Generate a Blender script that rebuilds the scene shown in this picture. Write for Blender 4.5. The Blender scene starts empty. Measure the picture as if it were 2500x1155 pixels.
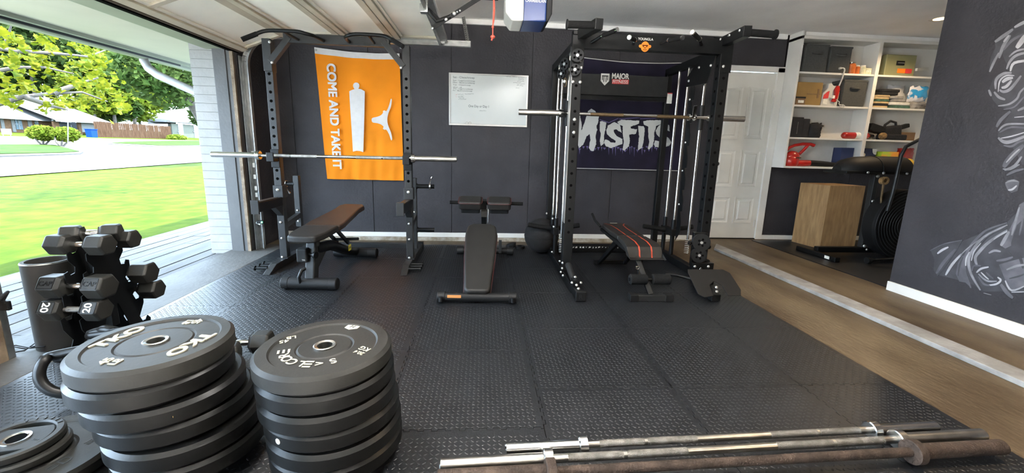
import bpy, math, random
from mathutils import Matrix, Vector
R_ = random.Random(7)
sc = bpy.context.scene
COL = sc.collection
# ------------------------------------------------------------ camera
CAMP = (0.0, 0.0, 1.125); FPX = 1005.0; CYPX = 554.0
def cam_axes(p=.1890, r=.0261, y=.0740):
    right = Vector((math.cos(y), -math.sin(y), 0)); fwd = Vector((math.sin(y), math.cos(y), 0)); up = Vector((0, 0, 1))
    f2 = fwd*math.cos(p) - up*math.sin(p); u2 = up*math.cos(p) + fwd*math.sin(p)
    return right*math.cos(r) + u2*math.sin(r), u2*math.cos(r) - right*math.sin(r), f2
CA, CU, CF = cam_axes()
cd = bpy.data.cameras.new('camera'); cam = bpy.data.objects.new('camera', cd); COL.objects.link(cam)
cd.sensor_width = 36; cd.sensor_fit = 'HORIZONTAL'; cd.lens = FPX/2500*36; cd.shift_y = (CYPX-577.5)/2500
cd.clip_start = .05; cd.clip_end = 400
cam.matrix_world = Matrix(((CA.x, CU.x, -CF.x, CAMP[0]), (CA.y, CU.y, -CF.y, CAMP[1]), (CA.z, CU.z, -CF.z, CAMP[2]), (0, 0, 0, 1)))
sc.camera = cam
# ------------------------------------------------------------ light
sc.view_settings.view_transform = 'Standard'; sc.view_settings.look = 'None'
sc.view_settings.exposure = 2.1; sc.view_settings.gamma = 1.0
wd = bpy.data.worlds.new('sky'); sc.world = wd; wd.use_nodes = True
bg = wd.node_tree.nodes['Background']; bg.inputs[0].default_value = (.60, .79, 1.0, 1); bg.inputs[1].default_value = 6.0
sd = bpy.data.lights.new('sun', 'SUN'); sun = bpy.data.objects.new('sun', sd); COL.objects.link(sun)
sd.energy = 7.0; sd.angle = .02; sd.color = (1, .95, .85)
sun.rotation_euler = Vector((-.30, .28, -.91)).to_track_quat('-Z', 'Y').to_euler()
# ------------------------------------------------------------ pixel helpers (photo pixel -> point on a plane of the place)
def ray(x, y): return CF + CA*((x-1250)/FPX) - CU*((y-CYPX)/FPX)
def at(x, y, X=None, Y=None, Z=None):
    d = ray(x, y); i, v = (0, X) if X is not None else (1, Y) if Y is not None else (2, Z)
    return Vector(CAMP) + d*((v-CAMP[i])/d[i])
# ------------------------------------------------------------ materials
MATS = {}
def mat(name, col, rough=.5, metal=0, var=.12, vs=6, bump=0, bs=60, spec=.5, col2=None, ramp=(.35, .65), coat=0, emit=0, sheen=0, stretch=None, trans=0):
    m = bpy.data.materials.new(name); m.use_nodes = True; nt = m.node_tree; N = nt.nodes; L = nt.links
    b = N['Principled BSDF']; b.inputs['Roughness'].default_value = rough; b.inputs['Metallic'].default_value = metal
    b.inputs['Specular IOR Level'].default_value = spec; b.inputs['Coat Weight'].default_value = coat
    tc = N.new('ShaderNodeTexCoord'); src = tc.outputs['Object']
    if stretch:
        mp = N.new('ShaderNodeMapping'); mp.inputs['Scale'].default_value = stretch; L.new(src, mp.inputs[0]); src = mp.outputs[0]
    no = N.new('ShaderNodeTexNoise'); no.inputs['Scale'].default_value = vs; no.inputs['Detail'].default_value = 5; L.new(src, no.inputs['Vector'])
    cr = N.new('ShaderNodeValToRGB'); cr.color_ramp.elements[0].position = ramp[0]; cr.color_ramp.elements[1].position = ramp[1]
    c2 = col2 if col2 else tuple(min(1, c*(1+var)) for c in col); c1 = col if col2 else tuple(c*(1-var) for c in col)
    cr.color_ramp.elements[0].color = (*c1, 1); cr.color_ramp.elements[1].color = (*c2, 1)
    L.new(no.outputs['Fac'], cr.inputs['Fac']); L.new(cr.outputs['Color'], b.inputs['Base Color'])
    if bump:
        n2 = N.new('ShaderNodeTexNoise'); n2.inputs['Scale'].default_value = bs; n2.inputs['Detail'].default_value = 4; L.new(src, n2.inputs['Vector'])
        bp = N.new('ShaderNodeBump'); bp.inputs['Strength'].default_value = bump; bp.inputs['Distance'].default_value = .01
        L.new(n2.outputs['Fac'], bp.inputs['Height']); L.new(bp.outputs['Normal'], b.inputs['Normal'])
    if emit:
        b.inputs['Emission Color'].default_value = (*col, 1); b.inputs['Emission Strength'].default_value = emit
    if trans:
        tr = N.new('ShaderNodeBsdfTranslucent'); L.new(cr.outputs['Color'], tr.inputs['Color'])
        mx = N.new('ShaderNodeMixShader'); mx.inputs[0].default_value = trans
        L.new(b.outputs[0], mx.inputs[1]); L.new(tr.outputs[0], mx.inputs[2]); L.new(mx.outputs[0], N['Material Output'].inputs['Surface'])
    MATS[name] = m; return m
mat('wall_charcoal', (0.0312, 0.0291, 0.0333), .62, var=.15, vs=3, bump=.5, bs=45, spec=0.3)
mat('ceiling_paint', (.86, .85, .83), .8, var=.05, vs=2, bump=.25, bs=80)
mat('white_paint', (0.6480, 0.6390, 0.6030), .45, var=.05, vs=4)
mat('door_paint', (0.6270, 0.6175, 0.5700), .4, var=.06, vs=3)
mat('tube_card', (0.0270, 0.0240, 0.0216), .85, var=.15, vs=8)
mat('concrete', (0.0651, 0.0434, 0.0236), .55, vs=2.2, col2=(0.1271, 0.0930, 0.0546), bump=.35, bs=25, stretch=(2.2, .7, 1), spec=0.3)
mat('concrete_pale', (0.0599, 0.0573, 0.0534), .6, vs=3, col2=(0.0807, 0.0781, 0.0729), bump=.3, bs=30, spec=0.2)
mat('bounce_driveway', (.50, .49, .47), .8, var=.06, vs=1)
mat('bounce_floor', (.55, .54, .52), .6, var=.06, vs=2)
mat('stem_concrete', (0.2040, 0.1632, 0.1088), .8, vs=14, col2=(0.3944, 0.3604, 0.3060), bump=.8, bs=60)
mat('kerb_white', (0.1980, 0.1898, 0.1815), .6, vs=9, col2=(0.3080, 0.3025, 0.2915), bump=.4, bs=40)
mat('mat_rubber', (0.0064, 0.0074, 0.0094), .42, var=.2, vs=9, bump=.10, bs=150, spec=0.6)
mat('rubber', (0.0045, 0.0044, 0.0043), .36, var=.2, vs=7, bump=.03, bs=120, spec=0.28)
mat('ball_rubber', (0.0120, 0.0114, 0.0120), .8, var=.2, vs=9, bump=.3, bs=60, spec=.3)
mat('rubber_worn', (0.0143, 0.0138, 0.0121), .50, var=.25, vs=8, bump=.05, bs=90, spec=0.35)
mat('black_powder', (0.0033, 0.0036, 0.0039), .42, var=.15, vs=20, bump=.08, bs=300, spec=0.25)
mat('grey_powder', (0.0149, 0.0152, 0.0155), .42, var=.15, vs=20, bump=.08, bs=300, spec=0.35)
mat('black_plastic', (0.0046, 0.0046, 0.0049), .58, var=.15, vs=10, spec=0.3)
mat('black_deep', (.002, .002, .002), .9, var=.1, spec=.02)
mat('foam', (0.0056, 0.0056, 0.0056), .9, var=.2, vs=40, bump=.3, bs=200, spec=0.2)
mat('vinyl', (0.0112, 0.0101, 0.0091), .52, var=.15, vs=12, bump=.15, bs=250, spec=0.35)
mat('vinyl_brown', (0.0315, 0.0195, 0.0135), .42, var=.15, vs=12, bump=.15, bs=250, spec=0.35)
mat('red_piping', (.07, .014, .014), .5)
mat('red_stripe', (0.3400, 0.0374, 0.0136), .5)
mat('chrome', (0.6240, 0.6160, 0.5920), .16, 1, var=.05, vs=5)
mat('steel_knurl', (0.2700, 0.2550, 0.2325), .42, 1, var=.25, vs=30, bump=.5, bs=500)
mat('steel_worn', (0.4350, 0.4200, 0.3900), .30, 1, var=.15, vs=14)
mat('rust', (0.0292, 0.0182, 0.0123), .7, .35, vs=18, col2=(0.0748, 0.0488, 0.0358), bump=.5, bs=120)
mat('bronze_grip', (0.1292, 0.0884, 0.0476), .45, .8, var=.2, vs=30, bump=.3, bs=400)
mat('galvanised', (0.3900, 0.3975, 0.3900), .35, .85, var=.15, vs=18)
mat('bolt_zinc', (0.4896, 0.4896, 0.4760), .3, .7, var=.05)
mat('door_panel_cream', (.86, .83, .74), .5, var=.04, vs=3)
mat('door_rail', (.46, .41, .32), .5, var=.08, vs=5)
mat('rubber_seal', (.05, .028, .018), .7)
mat('jamb_grey', (0.0552, 0.0536, 0.0519), .6, var=.1, vs=6, bump=.2, bs=40)
mat('brick_white', (0.2153, 0.2083, 0.1979), .7, var=.05, vs=8, bump=.4, bs=30)
mat('soffit_cream', (0.4241, 0.3973, 0.3259), .7, var=.03, vs=3)
mat('fascia_bounce_tint', (0.2306, 0.2455, 0.1860), .7, var=.05, vs=3)  # whitish paint with green light bounced off the grass put into its colour
mat('post_brown', (.11, .075, .045), .8, vs=10, col2=(.22, .165, .11), bump=.5, bs=50)
mat('orange_cloth', (0.6806, 0.2132, 0.0066), .8, var=.06, vs=3, bump=.2, bs=200, spec=.2)
mat('white_cloth', (0.5440, 0.5372, 0.5304), .8, var=.04, vs=20)
mat('flag_black', (0.0082, 0.0068, 0.0150), .75, vs=3, col2=(0.0136, 0.0109, 0.0272), spec=.2)
mat('flag_white', (0.4488, 0.4624, 0.4488), .7, var=.05, vs=4)
mat('flag_purple', (.09, .075, .19), .7, var=.2, vs=14)
mat('board_white', (0.4950, 0.5250, 0.5100), .25, var=.03, vs=3)
mat('aluminium', (0.4216, 0.4216, 0.4080), .35, .8, var=.05)
mat('marker_ink', (.02, .025, .03), .6)
mat('marker_red', (.4, .03, .03), .6)
mat('print_white', (0.5304, 0.5236, 0.4896), .5, var=.03)
mat('print_cream', (0.4760, 0.4488, 0.3400), .5, var=.05, vs=30)
mat('print_red', (.55, .03, .03), .5)
mat('print_orange', (.85, .20, .01), .5)
mat('sticker_orange', (0.5440, 0.2244, 0.0680), .5)
mat('sticker_yellow', (.70, .58, .03), .5)
mat('plywood', (0.2160, 0.1224, 0.0504), .6, vs=5, col2=(0.3600, 0.2232, 0.1008), bump=.2, bs=40, stretch=(5, 5, 1.0), ramp=(.3, .7))
mat('opener_blue', (0.0082, 0.0306, 0.1360), .35, var=.05)
mat('opener_white', (0.5440, 0.5440, 0.5032), .35, var=.02)
mat('cord_red', (0.5100, 0.0680, 0.0408), .6, var=.1)
mat('bin_grey', (0.0510, 0.0530, 0.0510), .9, var=.12, vs=60, bump=.4, bs=250)
mat('cardboard', (0.2244, 0.1360, 0.0408), .8, var=.1, vs=5)
mat('cardboard_brown', (0.1632, 0.0952, 0.0476), .8, var=.1, vs=5)
mat('jug_white', (0.4896, 0.4828, 0.4488), .4, var=.03)
mat('red_plastic', (0.3740, 0.0136, 0.0102), .3, var=.1, vs=5, coat=.3)
mat('glass_amber', (.45, .12, .03), .2, var=.2, vs=20)
mat('glass_pale', (.50, .50, .36), .2, var=.2, vs=20)
mat('label_white', (.70, .70, .64), .6, var=.1, vs=30)
mat('tool_yellow', (0.2176, 0.2176, 0.1088), .45, var=.08, vs=4)
mat('cloth_black', (.010, .010, .012), .9, var=.2, vs=20, bump=.4, bs=60)
mat('cloth_tan', (.52, .38, .20), .9, var=.15, vs=10, bump=.4, bs=60)
mat('cloth_green', (.05, .11, .08), .9, var=.3, vs=30)
mat('cloth_grey', (.25, .24, .23), .9, var=.2, vs=20, bump=.4, bs=60)
mat('cloth_white', (.62, .61, .57), .9, var=.1, vs=20, bump=.4, bs=60)
mat('plastic_bag', (.03, .30, .62), .35, vs=7, col2=(.72, .72, .76), ramp=(.48, .52))
mat('plastic_bag_white', (.62, .62, .64), .35, var=.15, vs=9)
mat('navy_box', (.018, .028, .085), .6, var=.1)
mat('lime', (.45, .62, .05), .5, vs=6, col2=(.85, .35, .04), ramp=(.45, .55))
mat('yellow_plastic', (.80, .50, .02), .4)
mat('brown_fur', (.22, .13, .05), .9, var=.3, vs=30, bump=.5, bs=80)
mat('mural_white', (0.2856, 0.2856, 0.3060), .7, var=.2, vs=14)
mat('mural_light', (0.1632, 0.1632, 0.1802), .7, var=.25, vs=14)
mat('mural_mid', (0.0816, 0.0816, 0.0952), .7, var=.25, vs=12)
mat('mural_dark', (0.0374, 0.0367, 0.0435), .7, var=.25, vs=10)
mat('lamp_glow', (1.0, .66, .30), .5, emit=6)
mat('lamp_white', (1.0, .94, .86), .5, emit=5)
mat('green_led', (.05, .9, .3), .5, emit=4)
# outdoors
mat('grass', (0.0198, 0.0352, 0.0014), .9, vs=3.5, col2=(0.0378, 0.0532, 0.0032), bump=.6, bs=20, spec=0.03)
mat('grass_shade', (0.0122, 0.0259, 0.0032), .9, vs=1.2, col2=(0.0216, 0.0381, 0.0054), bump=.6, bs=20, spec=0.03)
mat('road', (0.1039, 0.1025, 0.1011), .8, var=.05, vs=.5, spec=0.03)
mat('paver', (0.0719, 0.0709, 0.0701), .7, vs=2, col2=(0.0989, 0.0971, 0.0953), bump=.25, bs=25, stretch=(4, .8, 1), spec=0.08)
mat('kerb_grey', (0.0647, 0.0611, 0.0593), .8, var=.1, vs=3, spec=0.03)
mat('leaf_yellow', (.030, .050, .003), .6, vs=3.0, col2=(.105, .098, .005), trans=.4, spec=.05)
mat('leaf_green', (0.0162, 0.0345, 0.0065), .7, vs=.8, col2=(0.0437, 0.0621, 0.0162), trans=.3, spec=0.03)
mat('leaf_dark', (0.0092, 0.0221, 0.0054), .7, vs=.8, col2=(0.0287, 0.0440, 0.0122), trans=.3, spec=0.03)
mat('leaf_lime', (0.0520, 0.0831, 0.0061), .7, vs=2, col2=(0.1039, 0.1198, 0.0153), trans=.3, spec=0.03)
mat('bark', (0.0308, 0.0238, 0.0182), .9, vs=6, col2=(0.0672, 0.0560, 0.0448), bump=.6, bs=20)
mat('fence_wood', (0.0306, 0.0158, 0.0086), .8, vs=3, col2=(0.0521, 0.0291, 0.0169), bump=.3, bs=20, stretch=(2.550, 2.550, 0.425), spec=0.03)
mat('roof_pale', (0.1100, 0.1100, 0.1100), .8, var=.05, vs=1, spec=0.03)
mat('house_brick', (0.0611, 0.0352, 0.0198), .8, var=.15, vs=4, spec=0.03)
mat('house_sage', (0.0705, 0.0719, 0.0583), .8, var=.05, vs=2, spec=0.03)
mat('house_trim', (0.0755, 0.0755, 0.0719), .7, var=.05, spec=0.03)
mat('house_white', (0.1100, 0.1100, 0.1068), .7, var=.03, spec=0.03)
mat('window_dark', (.05, .07, .08), .15, var=.1)
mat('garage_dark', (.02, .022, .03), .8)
mat('car_silver', (0.0974, 0.1044, 0.1183), .25, .4, var=.03)
mat('bin_blue', (0.0036, 0.0216, 0.1151), .45, var=.05, spec=0.03)
# ------------------------------------------------------------ mesh helpers
class B:
    def __init__(s): s.v = []; s.f = []; s.sm = []
    def add(s, vs, fs, smooth=False):
        o = len(s.v); s.v += [tuple(v) for v in vs]
        for f in fs: s.f.append(tuple(i+o for i in f)); s.sm.append(smooth)
        return s
    def box(s, x0, x1, y0, y1, z0, z1):
        return s.add([(x0,y0,z0),(x1,y0,z0),(x1,y1,z0),(x0,y1,z0),(x0,y0,z1),(x1,y0,z1),(x1,y1,z1),(x0,y1,z1)],
                     [(0,3,2,1),(4,5,6,7),(0,1,5,4),(1,2,6,5),(2,3,7,6),(3,0,4,7)])
    def obox(s, c, sx, sy, sz, M=None):
        M = M or Matrix.Identity(3); c = Vector(c)
        vs = [c + M @ Vector((a*sx/2, b*sy/2, d*sz/2)) for d in (-1,1) for a, b in ((-1,-1),(1,-1),(1,1),(-1,1))]
        return s.add(vs, [(0,3,2,1),(4,5,6,7),(0,1,5,4),(1,2,6,5),(2,3,7,6),(3,0,4,7)])
    def bar(s, p0, p1, w, h, up=(0,0,1)):      # rectangular bar: w across, h along up
        p0 = Vector(p0); p1 = Vector(p1); d = (p1-p0); L = d.length; d.normalize()
        up = Vector(up); sd_ = d.cross(up)
        if sd_.length < 1e-5: sd_ = d.cross(Vector((1,0,0)))
        sd_.normalize(); u = sd_.cross(d)
        M = Matrix((sd_, d, u)).transposed()
        return s.obox((p0+p1)/2, w, L, h, M)
    def cyl(s, p0, p1, r0, r1=None, n=16, caps=True):
        p0 = Vector(p0); p1 = Vector(p1); r1 = r0 if r1 is None else r1
        d = (p1-p0).normalized(); a = d.orthogonal().normalized(); b = d.cross(a)
        c = [(math.cos(2*math.pi*i/n), math.sin(2*math.pi*i/n)) for i in range(n)]
        A = [p0 + (a*x+b*y)*r0 for x, y in c]; Bv = [p1 + (a*x+b*y)*r1 for x, y in c]
        s.add(A+Bv, [(i, (i+1)%n, n+(i+1)%n, n+i) for i in range(n)], True)
        if caps: s.add(A, [tuple(range(n-1, -1, -1))]); s.add(Bv, [tuple(range(n))])
        return s
    def tube(s, pts, r, n=10, closed=False, caps=True):
        pts = [Vector(p) for p in pts]; m = len(pts); rs = r if isinstance(r, (list, tuple)) else [r]*m
        rings = []; a = None
        for i in range(m):
            if closed: d = pts[(i+1) % m] - pts[i-1]
            else: d = pts[min(i+1, m-1)] - pts[max(i-1, 0)]
            d.normalize()
            if a is None: a = d.orthogonal().normalized()
            else:
                a = a - d*a.dot(d); a.normalize()
            b = d.cross(a)
            rings.append([pts[i] + (a*math.cos(2*math.pi*k/n)+b*math.sin(2*math.pi*k/n))*rs[i] for k in range(n)])
        vs = [v for r_ in rings for v in r_]; fs = []
        for i in range(m if closed else m-1):
            j = (i+1) % m
            fs += [(i*n+k, i*n+(k+1)%n, j*n+(k+1)%n, j*n+k) for k in range(n)]
        s.add(vs, fs, True)
        if caps and not closed: s.add(rings[0], [tuple(range(n-1,-1,-1))]); s.add(rings[-1], [tuple(range(n))])
        return s
    def lathe(s, prof, c=(0,0,0), axis='Z', n=32, smooth_prof=False):
        c = Vector(c)
        def P(r, h, k):
            x, y = r*math.cos(2*math.pi*k/n), r*math.sin(2*math.pi*k/n)
            return c + (Vector((x,y,h)) if axis == 'Z' else Vector((h,x,y)) if axis == 'X' else Vector((x,h,-y)))
        if smooth_prof:
            vs = [P(r,h,k) for r,h in prof for k in range(n)]
            s.add(vs, [(i*n+k, i*n+(k+1)%n, (i+1)*n+(k+1)%n, (i+1)*n+k) for i in range(len(prof)-1) for k in range(n)], True); return s
        for (r0,h0),(r1,h1) in zip(prof, prof[1:]):
            vs = [P(r0,h0,k) for k in range(n)] + [P(r1,h1,k) for k in range(n)]
            s.add(vs, [(k, (k+1)%n, n+(k+1)%n, n+k) for k in range(n)], True)
        return s
    def prism(s, poly, h0, h1, fr=None):       # fr maps (u, v, w) to a point
        fr = fr or (lambda u, v, w: (u, v, w)); n = len(poly)
        A = [fr(u, v, h0) for u, v in poly]; T = [fr(u, v, h1) for u, v in poly]
        return s.add(A+T, [tuple(range(n-1,-1,-1)), tuple(range(n, 2*n))] + [(i, (i+1)%n, n+(i+1)%n, n+i) for i in range(n)])
    def sph(s, c, r, seg=20, rings=12, sc_=(1,1,1)):
        c = Vector(c); vs = []; fs = []
        for i in range(rings+1):
            t = math.pi*i/rings
            for k in range(seg):
                p = 2*math.pi*k/seg
                vs.append(c + Vector((r*math.sin(t)*math.cos(p)*sc_[0], r*math.sin(t)*math.sin(p)*sc_[1], r*math.cos(t)*sc_[2])))
        for i in range(rings):
            for k in range(seg): fs.append((i*seg+k, (i+1)*seg+k, (i+1)*seg+(k+1)%seg, i*seg+(k+1)%seg))
        return s.add(vs, fs, True)
    def mesh(s, name, mt, off=(0,0,0)):
        me = bpy.data.meshes.new(name); ox, oy, oz = off
        me.from_pydata([(x-ox, y-oy, z-oz) for x, y, z in s.v], [], s.f)
        me.polygons.foreach_set('use_smooth', s.sm); me.materials.append(MATS[mt]); me.update(); return me
    def build(s, name, mt, parent=None, bevel=0, seg=2, smooth=False):
        off = tuple(parent.get('_o', (0,0,0))) if parent is not None else (0,0,0)
        me = s.mesh(name, mt, off)
        if smooth: me.polygons.foreach_set('use_smooth', [True]*len(me.polygons))
        o = bpy.data.objects.new(name, me); COL.objects.link(o)
        if parent is not None: o.parent = parent; o['_o'] = off
        if bevel:
            md = o.modifiers.new('bevel', 'BEVEL'); md.width = bevel; md.segments = seg; md.limit_method = 'ANGLE'; md.angle_limit = .6
            if smooth: md.harden_normals = True
        return o
def tag(o, label, cat, group=None):
    o['label'] = label; o['category'] = cat
    if group: o['group'] = group
    return o
def thing(name, label, cat, loc=(0,0,0), rz=0, group=None, local=False):
    """Empty at the thing's base; parts are given in world coordinates unless local (then relative to the Empty)."""
    o = bpy.data.objects.new(name, None); COL.objects.link(o); o.location = loc; o.rotation_euler = (0,0,rz)
    o.empty_display_size = .1
    o['_o'] = (0,0,0) if local else tuple(float(v) for v in loc)
    return tag(o, label, cat, group)
def struct(o): o['kind'] = 'structure'; return o
def put(me, name, parent, M):                   # another object of a shared mesh, placed in the parent's space
    o = bpy.data.objects.new(name, me); COL.objects.link(o)
    if parent is not None: o.parent = parent
    o.matrix_local = M; return o
def dup(root, loc, rz=None, label=None, group=None):
    c = root.copy(); COL.objects.link(c); c.location = loc
    if rz is not None: c.rotation_euler = (0,0,rz)
    if label: c['label'] = label
    if group: c['group'] = group
    for ch in list(root.children):
        k = ch.copy(); COL.objects.link(k); k.parent = c
        for g in list(ch.children):
            q = g.copy(); COL.objects.link(q); q.parent = k
    return c
def spline(pts, k=5):
    P = [Vector(p) for p in pts]; out = []
    for i in range(len(P)-1):
        a, b_, c, d = P[max(i-1,0)], P[i], P[i+1], P[min(i+2,len(P)-1)]
        for j in range(k):
            t = j/k; out.append(.5*((2*b_)+(-a+c)*t+(2*a-5*b_+4*c-d)*t*t+(-a+3*b_-3*c+d)*t**3))
    return out+[P[-1]]
def rrect(w, h, r, n=5, cx=0, cy=0):
    out = []
    for sx, sy, a0 in ((1,1,0),(-1,1,90),(-1,-1,180),(1,-1,270)):
        for i in range(n+1):
            a = math.radians(a0+90*i/n); out.append((cx+sx*(w/2-r)+r*math.cos(a), cy+sy*(h/2-r)+r*math.sin(a)))
    return out
_txt = {}
def text_mesh(s, bold=0):
    k = (s, bold)
    if k not in _txt:
        cu = bpy.data.curves.new('t', 'FONT'); cu.body = s; cu.size = 1; cu.align_x = 'CENTER'; cu.align_y = 'CENTER'; cu.offset = bold
        cu.extrude = .5; cu.resolution_u = 6
        o = bpy.data.objects.new('t', cu); COL.objects.link(o)
        dg = bpy.context.evaluated_depsgraph_get(); me = bpy.data.meshes.new_from_object(o.evaluated_get(dg))
        _txt[k] = ([tuple(v.co) for v in me.vertices], [tuple(p.vertices) for p in me.polygons])
        bpy.data.objects.remove(o); bpy.data.curves.remove(cu); bpy.data.meshes.remove(me)
    return _txt[k]
def text(s, org, ux, uy, size, mt, parent, thick=.001, bold=0, name='lettering', width=None, b=None):
    """flat raised lettering centred on org, reading along ux with its top towards uy"""
    vs, fs = text_mesh(s, bold); ux = Vector(ux).normalized(); uy = Vector(uy).normalized(); uz = ux.cross(uy)
    xs = [v[0] for v in vs]; ys = [v[1] for v in vs]
    kx = size if width is None else width/(max(xs)-min(xs)); cx = (max(xs)+min(xs))/2; cy = (max(ys)+min(ys))/2
    bb = b or B(); bb.add([Vector(org)+ux*((x-cx)*kx)+uy*((y-cy)*size)+uz*((z+.5)*thick) for x, y, z in vs], fs)
    return bb if b else bb.build(name, mt, parent)
# shared bolt: dome along local +Z
_bolt = B().lathe([(.0001,.009),(.006,.0085),(.010,.006),(.012,.001),(.012,0)], n=12, smooth_prof=True).mesh('bolt', 'bolt_zinc')
def bolt(parent, p, n=(0,-1,0), s=1.0, name='bolt'):
    off = Vector(parent['_o']) if '_o' in parent else Vector((0,0,0))
    q = Vector(n).to_track_quat('Z', 'Y').to_matrix().to_4x4()
    return put(_bolt, name, parent, Matrix.Translation(Vector(p)-off) @ q @ Matrix.Diagonal((s,s,s,1)))
# ============================================================ STRUCTURE
WY = 5.0; CEIL = 2.53; FL = -.0145; RZ = .045
MX0, MX1, MY1 = -2.175, 2.10, 4.73          # rubber mat field
XR = 3.39; YR = 3.055                        # painted wall on the right and its end
# floor: level slab, rising a little beyond the mat towards the house door
def fz(x): return FL if x <= 2.12 else FL + (RZ-FL)*min(1, (x-2.12)/.68)
b = B(); xs = [-2.62, -1.2, 0, 1.2, 2.12, 2.4, 2.8, 3.4, 5.9]; ys = [-2.6, 0, 1, 2, 3, 4, 5.05]
for i in range(len(xs)-1):
    for j in range(len(ys)-1):
        x0, x1, y0, y1 = xs[i], xs[i+1], ys[j], ys[j+1]
        b.add([(x0,y0,fz(x0)),(x1,y0,fz(x1)),(x1,y1,fz(x1)),(x0,y1,fz(x0))], [(0,1,2,3)])
b.box(-2.62, 5.9, -2.6, 5.05, -.3, -.03)
struct(b.build('floor', 'concrete'))
struct(B().box(-2.6, 3.37, -2.6, .15, FL-.01, FL+.002).build('floor_bounce', 'bounce_floor'))  # pale floor layer added out of view to bounce lamp light onto the ceiling
struct(B().box(-2.655, -2.2, 1.2, 4.72, -.2, FL+.001).build('trim_1', 'concrete_pale'))
# back wall in painted panels
wb = struct(B().box(-2.6, 2.76, WY+.012, WY+.16, -.05, CEIL+.05).box(2.76, 3.60, WY+.012, WY+.16, 2.155, CEIL+.05).box(3.60, 5.9, WY+.012, WY+.16, -.05, CEIL+.05).build('wall_back', 'wall_charcoal'))
seams = [-2.45, -2.16, -1.30, -.37, .56, 1.582, 2.758]
for x0, x1 in zip(seams, seams[1:]): B().box(x0+.003, x1-.003, WY, WY+.02, .08, CEIL).build('wall_panel', 'wall_charcoal', wb, .003)
B().box(2.76, 3.62, WY, WY+.02, 2.155, CEIL).build('wall_panel', 'wall_charcoal', wb, .003)
for x0, x1 in ((3.603, 4.7), (4.706, 5.9)): B().box(x0, x1, WY, WY+.02, .10, CEIL).build('wall_panel', 'wall_charcoal', wb, .003)
struct(B().box(-2.4, 2.757, WY-.012, WY+.01, .03, .085).build('baseboard_back', 'white_paint', None, .004))
struct(B().box(-2.4, 2.757, WY-.03, WY+.01, -.05, .03).build('trim_2', 'stem_concrete', None, .004))
struct(B().box(3.61, 5.9, WY-.014, WY+.01, RZ, RZ+.055).build('baseboard_alcove', 'white_paint', None, .004))
struct(B().box(-2.4, 3.585, WY-.03, WY+.0, 2.475, CEIL).build('trim_3', 'ceiling_paint', None, .006))
# left wall: the garage openings face the drive
XL = -2.42
struct(B().box(-2.58, XL, 4.46, 5.05, -.05, CEIL).build('wall_left', 'wall_charcoal'))
struct(B().box(-2.70, -2.445, -2.6, 5.1, 1.995, CEIL+.05).build('trim_4', 'fascia_bounce_tint'))
struct(B().box(-2.75, XL, 1.70, 2.13, -.05, 2.12).build('trim_5', 'post_brown', None, .006))
struct(B().box(-2.75, XL, -2.6, -1.3, -.05, 2.12).build('wall_left_rear', 'wall_charcoal'))
struct(B().box(-2.6, 5.9, -2.72, -2.6, -.05, CEIL).build('wall_rear', 'wall_charcoal'))
struct(B().box(5.78, 5.9, -2.6, 5.05, -.05, CEIL).build('wall_alcove', 'ceiling_paint'))
wr = struct(B().box(XR, XR+.13, -2.6, YR, -.05, CEIL).build('wall_right', 'wall_charcoal'))
struct(B().box(XR-.016, XR+.02, -2.6, YR+.004, RZ-.03, RZ+.075).build('baseboard_right', 'white_paint', None, .004))
struct(B().box(-2.75, 5.95, -2.75, 5.2, CEIL, CEIL+.25).build('ceiling', 'ceiling_paint'))
# white painted timber on the floor
kb = B()
p = [at(1754,613,Z=.02), at(1757,604,Z=.03)]
def kz(x): return fz(x)
kb.add([(2.66,-2.5,fz(2.66)),(2.80,-2.5,fz(2.80)),(2.80,4.62,fz(2.80)),(2.66,4.42,fz(2.66)),(2.66,-2.5,fz(2.66)+.03),(2.80,-2.5,fz(2.80)+.022),(2.80,4.62,fz(2.80)+.022),(2.66,4.42,fz(2.66)+.03)],
       [(0,3,2,1),(4,5,6,7),(0,1,5,4),(1,2,6,5),(2,3,7,6),(3,0,4,7)])
struct(kb.build('trim_6', 'kerb_white', None, .004))
# house door
d = struct(B().box(2.825, 3.53, WY+.005, WY+.045, RZ+.012, 2.095).build('door_1', 'door_paint'))
for (x0, x1) in ((2.90, 3.135), (3.22, 3.455)):
    for (z0, z1) in ((.26, .58), (.72, 1.17), (1.31, 1.92)):
        b = B(); y = WY+.005
        b.add([(x0,y-.006,z0),(x1,y-.006,z0),(x1,y-.006,z1),(x0,y-.006,z1),(x0+.028,y+.004,z0+.028),(x1-.028,y+.004,z0+.028),(x1-.028,y+.004,z1-.028),(x0+.028,y+.004,z1-.028)],
              [(0,1,5,4),(1,2,6,5),(2,3,7,6),(3,0,4,7)])
        b.add([(x0+.028,y+.004,z0+.028),(x1-.028,y+.004,z0+.028),(x1-.028,y+.004,z1-.028),(x0+.028,y+.004,z1-.028),(x0+.05,y-.008,z0+.05),(x1-.05,y-.008,z0+.05),(x1-.05,y-.008,z1-.05),(x0+.05,y-.008,z1-.05)],
              [(0,1,5,4),(1,2,6,5),(2,3,7,6),(3,0,4,7),(4,5,6,7)])
        b.box(x0-.012, x1+.012, y-.006, y+.001, z0-.012, z0).box(x0-.012, x1+.012, y-.006, y+.001, z1, z1+.012).box(x0-.012, x0, y-.006, y+.001, z0, z1).box(x1, x1+.012, y-.006, y+.001, z0, z1)
        b.build('door_panel', 'door_paint', d)
B().box(2.76, 2.825, WY-.018, WY+.02, RZ, 2.155).box(3.53, 3.618, WY-.018, WY+.02, RZ, 2.155).box(2.76, 3.618, WY-.018, WY+.02, 2.10, 2.165).build('door_casing', 'white_paint', d, .004)
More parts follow.
